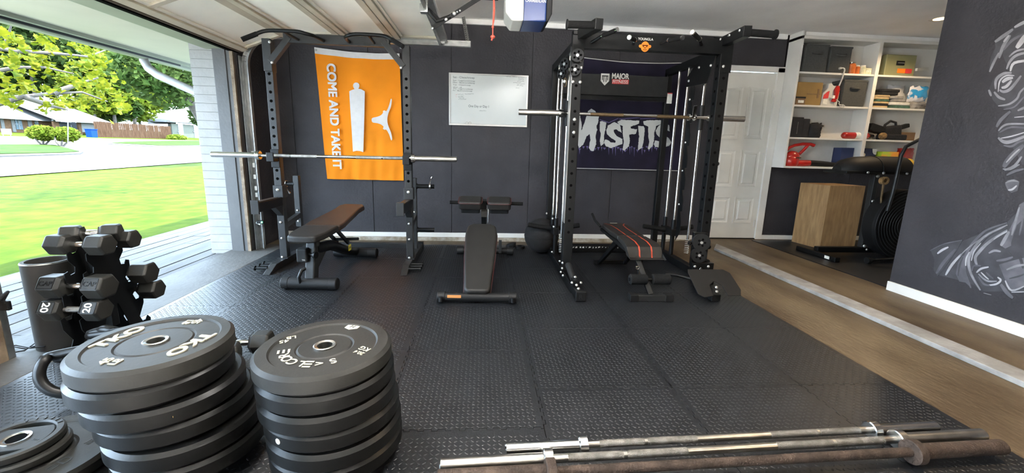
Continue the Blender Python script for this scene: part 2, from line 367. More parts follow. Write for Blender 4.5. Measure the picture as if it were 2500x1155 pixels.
for z in (.25, 1.10, 1.86): B().cyl((3.532,WY-.008,z-.045),(3.532,WY-.008,z+.045),.008,n=10).box(3.50,3.532,WY-.004,WY+.006,z-.045,z+.045).build('hinge', 'white_paint', d)
B().lathe([(.0001,-.07),(.02,-.068),(.028,-.055),(.024,-.035),(.010,-.028),(.010,-.006),(.03,-.004),(.03,0)], (2.885,WY+.005,1.0), 'Y', 16, True).build('door_knob', 'black_powder', d)
B().box(2.83, 3.53, WY-.01, WY+.03, RZ-.02, RZ+.012).build('threshold', 'black_plastic', d)
# rubber mat tiles with interlocking teeth and a raised tread
mat_root = thing('gym_mat', 'black interlocking rubber floor tiles with raised tread covering the gym floor', 'mat', (0,2.5,0))
mat_root.location.z = -.0025
TL = .663
def bumps(w, l, n=None):
    """lens-shaped raised treads in alternating diagonals"""
    bb = B(); st = .0215; nx = int(w/st); ny = int(l/st); ox = (w-nx*st)/2+st/2; oy = (l-ny*st)/2+st/2
    for i in range(nx):
        for j in range(ny):
            cx, cy = ox+i*st, oy+j*st
            if cx < .02 or cx > w-.02 or cy < .02 or cy > l-.02: continue
            a = math.radians(45 if (i+j) % 2 else -45); c, s_ = math.cos(a), math.sin(a); L2, W2, H = .0098, .0034, .0019
            pts = [(-L2,0,0),(-.5*L2,-W2,0),(.5*L2,-W2,0),(L2,0,0),(.5*L2,W2,0),(-.5*L2,W2,0),(-.55*L2,0,H),(.55*L2,0,H)]
            bb.add([(cx+x*c-y*s_, cy+x*s_+y*c, z) for x, y, z in pts], [(0,1,6),(1,2,7,6),(2,3,7),(3,4,7),(4,5,6,7),(5,0,6)], True)
    return bb
_bm = {}; AMP = .011
ysL = [.25, .87, 1.49, 2.155, 2.82, 3.485, 4.11, MY1]
ysR = [.60, 1.10, 1.765, 2.43, 3.095, 3.76, 4.25, MY1]
def teeth(a, b, shared=False):
    """tooth spans along an edge; the seam shared by two differently spaced rows uses one common list"""
    if shared:
        cuts = ysL+ysR; out = [(.03+.055*k, .03+.055*k+.030) for k in range(90)]
        return [(u, v) for u, v in out if a+.004 < u and v < b-.004 and not any(u-.004 < c < v+.004 for c in cuts)]
    n = max(2, round((b-a)/.055)); st = (b-a)/n
    return [(a+st*(k+.22), a+st*(k+.78)) for k in range(n)]
def gaps(a, b, tt):
    e = [a]+[q for t_ in tt for q in t_]+[b]; return [(e[i], e[i+1]) for i in range(0, len(e), 2)]
def tile(x0, x1, y0, y1, left, right, bot, top, sh=None):
    """left and bottom edges are notched, right and top edges carry the tabs"""
    g = .0016; q = .0009; z = (-.012, 0); bb = B()
    X0, X1, Y0, Y1 = x0+g, x1-g, y0+g, y1-g
    cx0 = X0+(AMP if left else 0); cy0 = Y0+(AMP if bot else 0)
    bb.box(cx0, X1, cy0, Y1, *z)
    if left:
        for u, v in gaps(cy0, Y1, [t_ for t_ in teeth(y0, y1, sh == 'L') if t_[0] > cy0]): bb.box(X0, cx0, u+(q if u > cy0 else 0), v-(q if v < Y1 else 0), *z)
    if bot:
        for u, v in gaps(X0, X1, teeth(x0, x1)): bb.box(u+(q if u > X0 else 0), v-(q if v < X1 else 0), Y0, cy0, *z)
    if right:
        for u, v in teeth(y0, y1, sh == 'R'): bb.box(X1, X1+AMP, u+q, v-q, *z)
    if top:
        for u, v in teeth(x0, x1): bb.box(u+q, v-q, Y1, Y1+AMP, *z)
    t = bb.build('mat_tile', 'mat_rubber', mat_root)
    w = x1-x0; l = y1-y0; key = (round(w,2), round(l,2))
    if key not in _bm: _bm[key] = bumps(w, l).mesh('tread', 'mat_rubber')
    o = put(_bm[key], 'tread', t, Matrix.Translation((x0, y0-2.5, 0))); o['kind'] = 'stuff'
def grid(xs, ys, openL=False, openR=False):
    for i in range(len(xs)-1):
        for j in range(len(ys)-1):
            l_ = i > 0 or openL; r_ = i < len(xs)-2 or openR
            tile(xs[i], xs[i+1], ys[j], ys[j+1], l_, r_, j > 0, j < len(ys)-2, 'L' if (i == 0 and openL) else 'R' if (i == len(xs)-2 and openR) else None)
grid([MX0, -1.73, -1.068, -.405, .265], ysL, openR=True)
grid([.265, .93, 1.595, MX1], ysR, openL=True)
# black rubber under the exercise bike
struct(B().box(3.43, 5.7, 3.12, 4.90, RZ-.01, RZ+.008).build('floor_mat', 'mat_rubber'))
# ============================================================ GYM EQUIPMENT
def holes(parent, pts, n, r=.012, name='bolt_holes'):
    bb = B(); n = Vector(n)
    for p in pts: bb.cyl(Vector(p)-n*.003, Vector(p)+n*.0012, r, n=12)
    o = bb.build(name, 'black_deep', parent); o['kind'] = 'stuff'; return o
# ---------------- squat rack
RX0, RX1, RY = -1.846, -.683, 3.90
rk = thing('squat_rack', 'grey squat rack with pull-up handles standing under the raised garage door', 'squat rack', ((RX0+RX1)/2, RY, 0))
for sx, x in ((-1, RX0), (1, RX1)):
    u = B().box(x-.032, x+.032, RY-.032, RY+.032, .062, 1.98).build('upright', 'grey_powder', rk, .004)
    holes(u, [(x, RY-.032, z) for z in [.80+.075*k for k in range(13)]], (0,-1,0), .013)
    if sx < 0: B().box(x-.036, x+.034, RY-.045, RY+.04, 1.72, 1.985).build('upright_sleeve', 'grey_powder', u, .004)
    B().box(x-.045, x+.045, RY-.06, RY+.06, .060, .068).build('foot_plate', 'grey_powder', u)
    # base rail with a sloping toe
    bb = B(); y0, y1 = 3.53, 4.52
    bb.prism([(y0,0),(y1,0),(y1,.06),(y0+.14,.06)], x-.03, x+.03, lambda a, z, w: (w, a, z)).build('base_rail', 'grey_powder', rk, .004)
    B().box(x-.034, x+.034, 4.50, 4.545, 0, .075).build('end_cap', 'black_plastic', rk, .004)
    for k in range(3):
        yy = 3.62+.075*k
        B().cyl((x+sx*.03,yy,.035),(x+sx*.13,yy,.035),.012,n=12).cyl((x+sx*.13,yy,.035),(x+sx*.138,yy,.035),.021,n=14).build('band_peg', 'black_powder', rk)
    # spotter arm
    ar = B().box(x-.03, x+.03, 3.46, RY-.02, .555, .635).build('spotter_arm', 'black_powder', rk, .004)
    B().box(x-.031, x+.031, 3.452, 3.47, .54, .655).build('arm_lip', 'grey_powder', ar, .003)
    B().box(x-.024, x+.024, 3.48, 3.80, .6355, .640).build('arm_pad', 'vinyl_brown', ar)
    B().box(x-.042, x+.042, RY-.045, RY+.045, .63, .74).build('arm_sleeve', 'grey_powder', ar, .003)
    B().prism([(RY-.16,.555),(RY-.03,.555),(RY-.03,.46)], x-.025, x+.025, lambda a, z, w: (w, a, z)).build('arm_gusset', 'grey_powder', ar)
    bolt(rk, (x, RY-.045, .70), (0,-1,0), 1.3)
    for z in (.075, .25, .40): bolt(rk, (x-.003, RY-.034 if z > .1 else RY-.055, z), (0,-1,0), 1.0)
    # J-cup
    jc = B().box(x-.03, x+.03, RY-.13, RY-.03, .955, .985).box(x-.03, x+.03, RY-.14, RY-.125, .955, 1.035).box(x-.036, x+.036, RY-.05, RY-.028, .90, 1.06).build('j_cup', 'black_powder', rk, .004)
    # plate storage post
    px_ = x-.02
    st = B().box(px_-.026, px_+.026, 4.27, 4.325, .058 if sx > 0 else .28, .80).build('storage_post', 'grey_powder', rk, .004)
    B().bar((x, RY+.03, .36), (px_, 4.29, .40), .045, .05).build('brace', 'grey_powder', rk, .003)
    for z in (.715, .258) if sx > 0 else (.715,):
        B().cyl((px_+sx*.02,4.297,z),(px_+sx*.20,4.297,z),.022,n=18).cyl((px_+sx*.20,4.297,z),(px_+sx*.205,4.297,z),.025,n=18).cyl((px_+sx*.02,4.297,z),(px_+sx*.035,4.297,z),.03,n=18).build('plate_peg', 'black_powder', rk)
    if sx < 0: B().cyl((px_+.02,4.297,.715),(px_-.14,4.297,.715),.020,n=16).build('plate_peg_stub', 'grey_powder', rk)
    for z in (.34, .45): bolt(rk, (px_, 4.268, z), (0,-1,0))
    # gusset from upright to crossbeam
    B().bar((x-sx*.02, RY-.02, 1.80), (x-sx*.19, RY-.02, 2.005), .05, .055, (0,1,0)).build('corner_brace', 'grey_powder', rk, .003)
    bolt(rk, (x-sx*.034, RY-.05, 1.955), (0,-1,0)); bolt(rk, (x-sx*.04, RY-.048, 1.79), (0,-1,0))
B().box(RX0+.03, RX1-.03, 4.46, 4.51, .02, .07).build('rear_base_bar', 'grey_powder', rk, .004)
B().box(RX0+.14, RX1-.14, RY-.04, RY+.02, 1.96, 2.035).build('crossbeam', 'grey_powder', rk, .004)
for sx, xc in ((1, RX0+.13), (-1, RX1-.13)):
    pts = spline([(xc-sx*.16, RY-.34, 1.905), (xc-sx*.08, RY-.30, 1.955), (xc-sx*.02, RY-.28, 1.985), (xc+sx*.06, RY-.27, 1.995), (xc+sx*.22, RY-.27, 1.995), (xc+sx*.29, RY-.25, 1.985), (xc+sx*.33, RY-.18, 1.985), (xc+sx*.345, RY-.04, 1.985)], 4)
    h = B().tube(pts, .0145, 12).build('pull_up_handle', 'black_powder', rk)
    B().tube([(xc+sx*.12, RY-.27, 1.993), (xc+sx*.135, RY-.03, 1.985)], .012, 10).build('handle_strut', 'black_powder', h)
    B().cyl((xc-sx*.165, RY-.343, 1.90), (xc-sx*.07, RY-.298, 1.958), .0185, n=14).build('handle_grip', 'foam', h)
# spring clips hanging on the storage pegs
def clip(loc, lab):
    c = thing('spring_clip', lab, 'collar', loc, 0, 'chrome spring clips on the storage pegs', True)
    B().tube([(0,.031*math.cos(a),.031*math.sin(a)) for a in [k*math.pi/8 for k in range(16)]], .004, 8, True).tube([(.008,.031*math.cos(a),.031*math.sin(a)) for a in [k*math.pi/8 for k in range(16)]], .004, 8, True).build('coil', 'chrome', c)
    B().tube([(0,.02,.025),(.01,.0,.06),(.02,-.01,.085)], .004, 8).tube([(.02,-.01,.085),(.03,-.015,.10)], .010, 8).build('grip_tab', 'chrome', c)
    return c
clip((RX1+.14,4.297,.715), 'silver spring clip on the right-hand peg beside the whiteboard wall')
c2 = clip((RX0-.13,4.297,.715), 'silver spring clip dangling on the left-hand peg near the door track')
c2.rotation_euler = (math.radians(180), 0, 0)
# ---------------- barbells
def barbell(name, label, p0, p1, sl=.42, shaft_r=.0145, sleeve_r=.025, collar_r=.040, m=('chrome','steel_knurl','chrome'), sections=True, group=None):
    p0 = Vector(p0); p1 = Vector(p1); L = (p1-p0).length; dx = (p1-p0).normalized()
    t = bpy.data.objects.new(name, None); COL.objects.link(t); t['_o'] = (0,0,0); tag(t, label, 'barbell', group)
    yv = Vector((0,0,1)).cross(dx).normalized(); zv = dx.cross(yv)
    Mx = Matrix((dx, yv, zv)).transposed().to_4x4(); Mx.translation = p0; t.matrix_world = Mx
    B().cyl((sl,0,0),(L-sl,0,0),shaft_r,n=18).build('shaft', m[2], t)
    if sections:
        w = L-2*sl
        for a, b_ in ((.04,.19),(.20,.37),(.63,.80),(.81,.96)):
            B().cyl((sl+w*a,0,0),(sl+w*b_,0,0),shaft_r+.0006,n=18).build('knurled_grip', m[1], t)
    for e, s in ((0,1),(L,-1)):
        sv = B().lathe([(.0001,0),(sleeve_r-.004,0),(sleeve_r,.004*s),(sleeve_r,(sl-.035)*s)], (e,0,0), 'X', 28).build('sleeve', m[0], t)
        B().lathe([(sleeve_r-.002,(sl-.035)*s),(collar_r-.004,(sl-.035)*s),(collar_r,(sl-.031)*s),(collar_r,(sl-.002)*s),(collar_r-.004,sl*s),(.001,sl*s)], (e,0,0), 'X', 28).build('collar', m[0], sv)
    return t
barbell('barbell', 'chrome olympic barbell resting on the squat rack hooks', (-2.365, RY-.075, 1.005), (-.235, RY-.078, 1.012), .41)
# ---------------- adjustable bench in the rack
bn = thing('adjustable_bench', 'flat-set adjustable bench with brown-black pad inside the squat rack', 'bench', (-1.335,3.18,0), -.065, None, True)
B().lathe([(.0001,-.215),(.042,-.215),(.047,-.21),(.047,-.16),(.045,-.158),(.045,.158),(.047,.16),(.047,.21),(.042,.215),(.0001,.215)], (0,0,.047), 'X', 24).build('front_foot', 'black_plastic', bn)
B().lathe([(.0001,-.215),(.042,-.215),(.047,-.21),(.047,-.13),(.045,-.128),(.045,.128),(.047,.13),(.047,.21),(.042,.215),(.0001,.215)], (0,.97,.047), 'X', 24).build('rear_foot', 'black_plastic', bn)
B().bar((0,.02,.04),(0,.10,.40),.075,.085,(0,1,0)).build('front_post', 'grey_powder', bn, .012, 3)
B().tube([(0,.09,.30),(0,.40,.26),(0,.75,.12),(0,.96,.06)], .045, 18).build('spine', 'black_powder', bn)
B().prism([(.08,.12),(.08,.32),(.36,.30)], -.02, .02, lambda a, z, w: (w, a, z)).build('gusset', 'grey_powder', bn)
B().tube([(-.06,-.03,.05),(-.06,-.05,.11),(-.05,-.02,.155),(-.02,.05,.17)], .013, 10).build('carry_handle', 'black_powder', bn)
ph = B().box(-.085,-.005,-.02,.07,.215,.325).build('adjuster_housing', 'black_plastic', bn, .012, 3)
B().cyl((-.005,.02,.275),(.045,.0,.275),.012,n=14).cyl((.045,.0,.275),(.062,-.005,.275),.026,n=18).build('pop_pin', 'black_powder', ph)
text('TM', (-.03,-.021,.238), (1,0,0), (0,0,1), .018, 'print_white', ph, .0008)
def pad(poly, t, fr, name, parent, mt='vinyl', bv=.016): return B().prism(poly, 0, t, fr).build(name, mt, parent, bv, 4, True)
seat = [(-.105,-.09),(-.05,-.105),(.05,-.105),(.105,-.09),(.135,.02),(.145,.25),(-.145,.25),(-.135,.02)]
pad(seat, .055, lambda u, v, w: (u, v+.0, .395+w+(v*.06)), 'seat_pad', bn)
back = [(-.15,0),(.15,0),(.155,.10),(.135,.32),(.115,.55),(.125,.66),(.09,.73),(-.09,.73),(-.125,.66),(-.115,.55),(-.135,.32),(-.155,.10)]
ca, sa = math.cos(.11), math.sin(.11)
pad(back, .05, lambda u, v, w: (u, .262+v*ca-w*sa, .412+v*sa+w*ca), 'back_pad', bn, 'vinyl_brown')
B().bar((0,.05,.385),(0,.26,.392),.10,.03).build('seat_bracket', 'black_powder', bn)
B().bar((0,.28,.39),(0,.90,.46),.06,.04).build('back_bracket', 'black_powder', bn, .003)
B().bar((.05,.42,.39),(.05,.66,.22),.02,.03).bar((-.05,.42,.39),(-.05,.66,.22),.02,.03).build('ladder', 'black_powder', bn)
B().cyl((-.06,.60,.262),(.17,.60,.275),.013,n=12).build('ladder_handle', 'foam', bn)
B().obox((.047,.70,.165), .004, .055, .055).build('sticker', 'sticker_yellow', bn)
text('AW', (.0495,.70,.165), (0,1,0), (0,0,1), .028, 'marker_ink', bn, .0008)
# ---------------- sit-up / hyperextension bench
hb = thing('sit_up_bench', 'black inclined sit-up bench with two thigh pads in the middle of the wall', 'bench', (-.03,2.89,0), -.04, None, True)
B().lathe([(.0001,-.29),(.038,-.29),(.040,-.285),(.040,-.235),(.034,-.233),(.034,.233),(.040,.235),(.040,.285),(.038,.29),(.0001,.29)], (0,0,.040), 'X', 24).build('front_foot', 'black_plastic', hb)
B().box(-.215,-.115,-.0345,-.030,.045,.065).build('sticker', 'sticker_orange', hb)
for x in (-.262,.262): B().cyl((x,-.046,.02),(x,-.046,.055),.014,n=12).build('foot_cap', 'black_plastic', hb)
B().lathe([(.0001,-.30),(.038,-.30),(.040,-.295),(.040,-.235),(.034,-.233),(.034,.233),(.040,.235),(.040,.295),(.038,.30),(.0001,.30)], (.01,1.40,.040), 'X', 24).build('rear_foot', 'black_plastic', hb)
B().bar((0,.02,.04),(0,1.39,.05),.05,.06).build('spine', 'grey_powder', hb, .003)
hp = [(-.098,0),(-.075,-.03),(.075,-.03),(.098,0),(.125,.40),(.138,.70),(.125,.80),(.08,.835),(-.08,.835),(-.125,.80),(-.138,.70),(-.125,.40)]
ca2, sa2 = math.cos(.425), math.sin(.425)
hpad = pad(hp, .065, lambda u, v, w: (u, .02+v*ca2-w*sa2, .055+v*sa2+w*ca2), 'incline_pad', hb, 'vinyl', .022)
pts = [(u*1.006, v) for u, v in hp]
B().tube([(u, .02+v*ca2-.02*sa2, .055+v*sa2+.02*ca2) for u, v in pts], .003, 8, True).build('piping', 'red_piping', hpad)
B().bar((0,.45,.10),(0,.95,.36),.05,.05).build('pad_support', 'grey_powder', hb)
B().bar((0,1.36,.06),(0,1.12,.62),.05,.045,(0,1,0)).build('rear_post', 'black_powder', hb, .003)
B().bar((.005,1.15,.46),(.005,1.125,.52),.058,.052,(0,1,0)).build('post_sleeve', 'steel_worn', hb)
B().cyl((.045,1.10,.40),(.045,1.10,.535),.006,n=8).build('adjust_pin', 'chrome', hb)
B().cyl((-.335,1.16,.585),(.385,1.16,.585),.017,n=16).build('grip_bar', 'foam', hb)
for xc in (-.128, .152):
    def tf(u, v, w): return (xc+u, 1.12+v*.93-w*.36-.02, .592+v*.36+w*.93)
    p_ = B().prism(rrect(.225,.15,.03,4), -.045, .045, tf).build('thigh_pad', 'vinyl', hb, .022, 4, True)
    B().tube([tf(u, v, .030) for u, v in rrect(.228,.153,.03,4)], .003, 6, True).build('piping', 'red_piping', p_)
    B().prism(rrect(.185,.11,.02,3), -.085, -.04, tf).build('pad_board', 'black_plastic', p_)
B().box(.155,.185,1.33,1.36,.03,.17).build('side_bracket', 'grey_powder', hb, .003)
# ---------------- red-striped foldable bench
fb = thing('folding_bench', 'small black folding bench with two red stripes in the cable machine', 'bench', (1.30,2.92,0), .0, None, True)
ff = B().box(-.165,.165,-.02,.03,.0,.048).build('front_foot', 'grey_powder', fb, .004)
for x in (-.138,.138): B().box(x-.032,x+.032,-.026,.036,0,.054).build('foot_cap', 'black_plastic', ff, .004)
rf = B().box(-.17,.17,1.01,1.055,0,.042).build('rear_foot', 'black_powder', fb, .004)
B().bar((0,.01,.045),(-.075,.22,.335),.038,.03,(0,1,0)).build('front_leg', 'black_powder', fb, .003)
B().bar((-.06,.10,.17),(-.02,.24,.32),.035,.02,(0,1,0)).build('leg_strut', 'black_powder', fb)
B().lathe([(.016,-.003),(.016,.003),(.008,.003),(.008,-.003)], (-.085,.10,.235), 'Y', 14).build('pull_ring', 'chrome', fb)
rl = B().cyl((-.165,.05,.155),(.16,.05,.155),.013,n=12).build('roller_axle', 'black_powder', fb)
for x0, x1 in ((-.16,-.025),(.015,.16)): B().lathe([(.013,x0),(.034,x0),(.041,x0+.007),(.041,x1-.007),(.034,x1),(.013,x1)], (0,.05,.155), 'X', 22).build('foam_roller', 'foam', rl)
def bowl(u, v, w): return (u, v, w)
sp = [(-.14,.0),(.14,.0),(.15,.10),(.13,.40),(-.13,.40),(-.15,.10)]
prof = [(.13,.29),(.155,.275),(.18,.30),(.19,.34),(.215,.375),(.30,.395),(.50,.402),(.50,.36),(.25,.345),(.20,.30)]
s_ = B().prism([(y,z) for y, z in prof], -.145, .145, lambda y, z, w: (w*(1-.15*max(0,(y-.25))/.25), y, z)).build('seat_pad', 'vinyl', fb, .012, 3, True)
for x in (-.045, .055):
    top = [(y,z) for y, z in prof[:7]]
    bb = B()
    for (y0,z0),(y1,z1) in zip(top[1:], top[2:]):
        bb.add([(x-.006,y0-.003,z0+.003),(x+.006,y0-.003,z0+.003),(x+.006,y1-.002,z1+.003),(x-.006,y1-.002,z1+.003)], [(0,1,2,3)])
    bb.build('red_stripe', 'red_stripe', s_)
bk = [(-.12,.515),(.12,.515),(.135,.70),(.13,.95),(.10,1.04),(-.10,1.04),(-.13,.95),(-.135,.70)]
b_ = B().prism(bk, .36, .402, lambda u, v, w: (u, v, w+(v-.515)*.03)).build('back_pad', 'vinyl', fb, .012, 3, True)
for x, k in ((-.045,-1), (.055,1)):
    bb = B(); ys_ = [(.52,x),(.80,x),(.93,x+.012*k),(1.0,x+.05*k)]
    for (y0,a0),(y1,a1) in zip(ys_, ys_[1:]):
        z0, z1 = .405+(y0-.515)*.03, .405+(y1-.515)*.03
        bb.add([(a0-.005,y0,z0),(a0+.005,y0,z0),(a1+.005,y1,z1),(a1-.005,y1,z1)], [(0,1,2,3)])
    bb.build('red_stripe', 'red_stripe', b_)
B().bar((-.04,1.0,.424),(.03,1.0,.424),.012,.002).build('print', 'print_cream', b_)
B().bar((-.11,.52,.34),(-.13,.98,.02),.03,.03).bar((.11,.52,.34),(.13,.98,.02),.03,.03).build('rear_leg', 'black_powder', fb, .003)
B().bar((-.12,.24,.335),(-.12,1.0,.36),.03,.03).bar((.12,.24,.335),(.12,1.0,.36),.03,.03).build('side_rail', 'black_powder', fb, .003)
B().bar((-.10,.60,.345),(-.13,.98,.03),.02,.02).build('strut', 'black_powder', fb)
B().tube([(-.155,.93,.40),(-.18,1.05,.44),(-.20,1.10,.50)], .012, 8).build('side_handle', 'foam', fb)
# ---------------- slam ball, small black weights
bl = B().sph((.655,4.40,.19), .19, 28, 18).build('slam_ball', 'ball_rubber', None); tag(bl, 'large black slam ball on the mat left of the cable machine', 'ball')
B().lathe([(.186,-.004),(.192,-.004),(.192,.004),(.186,.004)], (.655,4.40,.19), 'Z', 28).build('seam', 'black_plastic', bl)
hw = tag(B().prism([(.055*math.cos(k*math.pi/3), .05*math.sin(k*math.pi/3)) for k in range(6)], 0, .05, lambda u, v, w: (.335+u, 4.56+v, w+.01+.25*u)).build('clamp_collar', 'black_plastic', None, .006), 'black plastic block tilted on the mat behind the sit-up bench', 'collar')
hc = tag(B().lathe([(.025,0),(.055,0),(.055,.028),(.025,.028),(.025,0)], (.435,4.57,.0), 'Z', 18).build('ring_collar', 'black_plastic'), 'black ring collar on the mat beside the slam ball', 'collar')
# ---------------- bumper plates
def plate(name, label, x, y, z, r=.225, t=.066, rim=.172, hub=.085, bore=.0255, group=None, mt='rubber', cat='weight plate', rz=0, tilt=None):
    o = thing(name, label, cat, (x,y,z), rz, group, True)
    bv = .012
    B().lathe([(bore+.012,.0),(r-bv,0),(r,bv),(r,t-bv),(r-bv,t),(rim+.006,t),(rim,t-.006),(hub+.012,t-.006),(hub+.006,t-.010),(hub,t-.006),(bore+.012,t-.006)], (0,0,0), 'Z', 64).build('plate_body', mt, o)
    B().lathe([(bore,.001),(bore+.0125,.001),(bore+.0125,t-.002),(bore+.009,t-.0005),(bore,t-.003),(bore,.001)], (0,0,0), 'Z', 32).build('hub_ring', 'steel_worn', o)
    return o
def ring_text(o, s, rad, ang, size, z, mt='print_cream', flip=False, spread=None, bold=.01):
    """letters along an arc of the plate; ang is the middle angle, read from outside (flip) or from the centre"""
    n = len(s); st = spread or size*.72/rad; bb = B()
    for i, ch in enumerate(s):
        if ch == ' ': continue
        a = ang + (-(i-(n-1)/2) if not flip else (i-(n-1)/2))*st
        rad_v = Vector((math.cos(a), math.sin(a), 0)); tan = Vector((-math.sin(a), math.cos(a), 0))
        text(ch, rad_v*rad+Vector((0,0,z)), tan if flip else -tan, -rad_v if flip else rad_v, size, mt, o, .0012, bold, b=bb)
    return bb.build('lettering', mt, o)
zt = .43; T = .066
offs = [(0,0),(.008,-.005),(.014,-.012),(.022,.0),(.03,-.008),(.03,0)]
PS = [('bolted',0)]
for k in range(6):
    z = zt-T*(k+1)
    lab = ['topmost plate of the right-hand stack, white lettering around its centre hole', 'second plate from the top of the right-hand stack', 'third plate from the top of the right-hand stack', 'fourth plate down in the right-hand stack, with a pale round dot on its edge', 'fifth plate down in the right-hand stack', 'bottom plate of the right-hand stack'][k]
    o = plate('bumper_plate', lab, -.548+offs[k][0], 1.389+offs[k][1], max(z,0.034-.034*0), t=T-.001, group='black bumper plates in the right-hand stack', mt='rubber_worn' if k == 0 else 'rubber')
    if k == 0:
        zz = T-.006; cen = Vector((-.548, 1.389, zt-T))
        def loc(x, y): p_ = at(560+x/2.783, 740+y/2.783, Z=zt-.006)-cen; p_.z = zz; return p_
        def e_bars(c, ux, uy, sz):
            bb = B()
            for q in (-1,0,1): bb.bar(c+uy*(q*sz*.38)-ux*(sz*.30)+Vector((0,0,.0006)), c+uy*(q*sz*.38)+ux*(sz*.30)+Vector((0,0,.0006)), sz*.17, .0012)
            bb.build('lettering', 'print_cream', o)
        for ch, x, y in (('S',710,405),('<',605,430),('E',518,435),('L',460,432),('C',392,418),('O',345,396),('R',318,370),('E',318,338)):
            c = loc(x, y); rv = Vector((c.x, c.y, 0)).normalized(); c = rv*.128+Vector((0,0,zz)); ux = Vector((rv.y, -rv.x, 0))
            if ch == 'E': e_bars(c, ux, rv, .042)
            else: text(ch, c, ux, rv, .046, 'print_cream', o, .0012, .015)
        u1 = Vector((-.92,-.40,0)); v1 = Vector((.40,-.92,0)); text('45', loc(372,262), u1, v1, .032, 'print_cream', o, .0012, .015); text('LB', loc(420,236), u1, v1, .032, 'print_cream', o, .0012, .015)
        u1 = Vector((-.86,.51,0)); v1 = Vector((-.51,-.86,0)); text('20.4', loc(880,338), u1, v1, .024, 'print_cream', o, .0012, .015); text('KG', loc(918,312), u1, v1, .032, 'print_cream', o, .0012, .015)
        c_ = loc(838,162)
        B().prism([(c_.x+.030*math.cos(q*math.pi/3+.3), c_.y+.026*math.sin(q*math.pi/3+.3)) for q in range(6)], zz, zz+.001).build('emblem', 'print_cream', o)
        text('H', c_+Vector((0,0,.001)), (.9,-.4,0), (.4,.9,0), .028, 'marker_ink', o, .0006, .02, 'emblem_mark')
    if k == 3: B().cyl((-.1062,-.1995,.035),(-.1052,-.1977,.035),.010,n=14).build('paint_dot', 'print_white', o)
offL = [(0,0),(-.006,-.004),(.028,-.004),(.045,.01),(.075,-.004),(.085,0)]
for k in range(6):
    z = .45-.0685*(k+1)
    lab = ['topmost plate of the left-hand stack with raised pale block letters', 'second plate from the top of the left-hand stack', 'third plate from the top of the left-hand stack', 'fourth plate down in the left-hand stack', 'fifth plate down in the left-hand stack, sticking out to the left', 'bottom plate of the left-hand stack'][k]
    o = plate('bumper_plate', lab, -1.112+offL[k][0], 1.395+offL[k][1], z, t=.0675, rim=.180, hub=.10, group='black bumper plates in the left-hand stack', mt='rubber_worn' if k == 0 else 'rubber')
    if k == 0:
        zz = .0615; d1 = Vector((.2,.98,0)).normalized(); n1 = Vector((-d1.y, d1.x, 0))
        text('TKO', (-.143,.030,zz), d1, n1, .060, 'print_cream', o, .004, .03, width=.165)
        text('TKO', (.133,-.026,zz), -d1, -n1, .060, 'print_cream', o, .004, .03, width=.165)
        ux = Vector((.1,1,0)).normalized(); uy = Vector((-1,.1,0)).normalized()
        text('45', (-.046,-.138,zz), ux, uy, .040, 'print_cream', o, .003, .02); text('LB', (-.012,-.142,zz), ux, uy, .034, 'print_cream', o, .003, .02)
        text('45', (.033,.160,zz), -ux, -uy, .040, 'print_cream', o, .003, .02); text('LB', (.002,.152,zz), -ux, -uy, .034, 'print_cream', o, .003, .02)
    if k == 2: B().obox((.13,-.178,.035), .012, .004, .006).build('scuff', 'cardboard', o)
o = plate('bumper_plate', 'single black bumper plate flat on the mat under two small grip plates', -1.525, 1.36, 0, t=.052, rim=.175, hub=.09, mt='rubber_worn', group='loose plates at the lower left')
for cc, sgn in ((Vector((.13,.07,.046)),1),(Vector((.12,-.05,.046)),1)): text('\u2261D', cc, (0.3,1,0), (-1,.3,0), .05, 'marker_ink', o, .001)
def grip_plate(label, x, y, z, rz):
    o = thing('grip_plate', label, 'weight plate', (x,y,z), rz, 'small grip plates at the lower left', True)
    r, t = .118, .030
    B().lathe([(.092,0),(r-.006,0),(r,.006),(r,t-.006),(r-.006,t),(.096,t),(.092,t-.007),(.092,0)], (0,0,0), 'Z', 56).build('outer_rim', 'rubber_worn', o)
    B().prism([(.09*math.cos(a), min(.062,max(-.062,.09*math.sin(a)))) for a in [k*math.pi/24 for k in range(48)]], 0, t-.004).build('centre_web', 'rubber_worn', o, .002)
    B().lathe([(.0255,t-.010),(.0255,t-.002),(.030,t),(.037,t),(.038,t-.004)], (0,0,0), 'Z', 36).build('hub_ring', 'chrome', o)
    B().cyl((0,0,t-.006),(0,0,t-.0035),.0256,n=28).build('bore', 'black_deep', o)
    rb = B()
    for k in range(6):
        a = math.radians(40+14*k); rb.bar((.097*math.cos(a),.097*math.sin(a),t+.001),(.110*math.cos(a),.110*math.sin(a),t+.001),.004,.003)
    rb.build('grip_ribs', 'rubber', o)
    text('5', (.065,-.02,t-.004), (.3,1,0), (-1,.3,0), .03, 'marker_ink', o, .0008)
    text('FEF', (-.07,.0,t-.004), (.9,.4,0), (-.4,.9,0), .018, 'marker_ink', o, .0008)
    return o
grip_plate('lower of two small black grip plates stacked at the bottom left', -1.555, 1.350, .052, .5)
grip_plate('upper small black grip plate with a bright metal hub ring at the bottom left', -1.575, 1.355, .0825, .2)
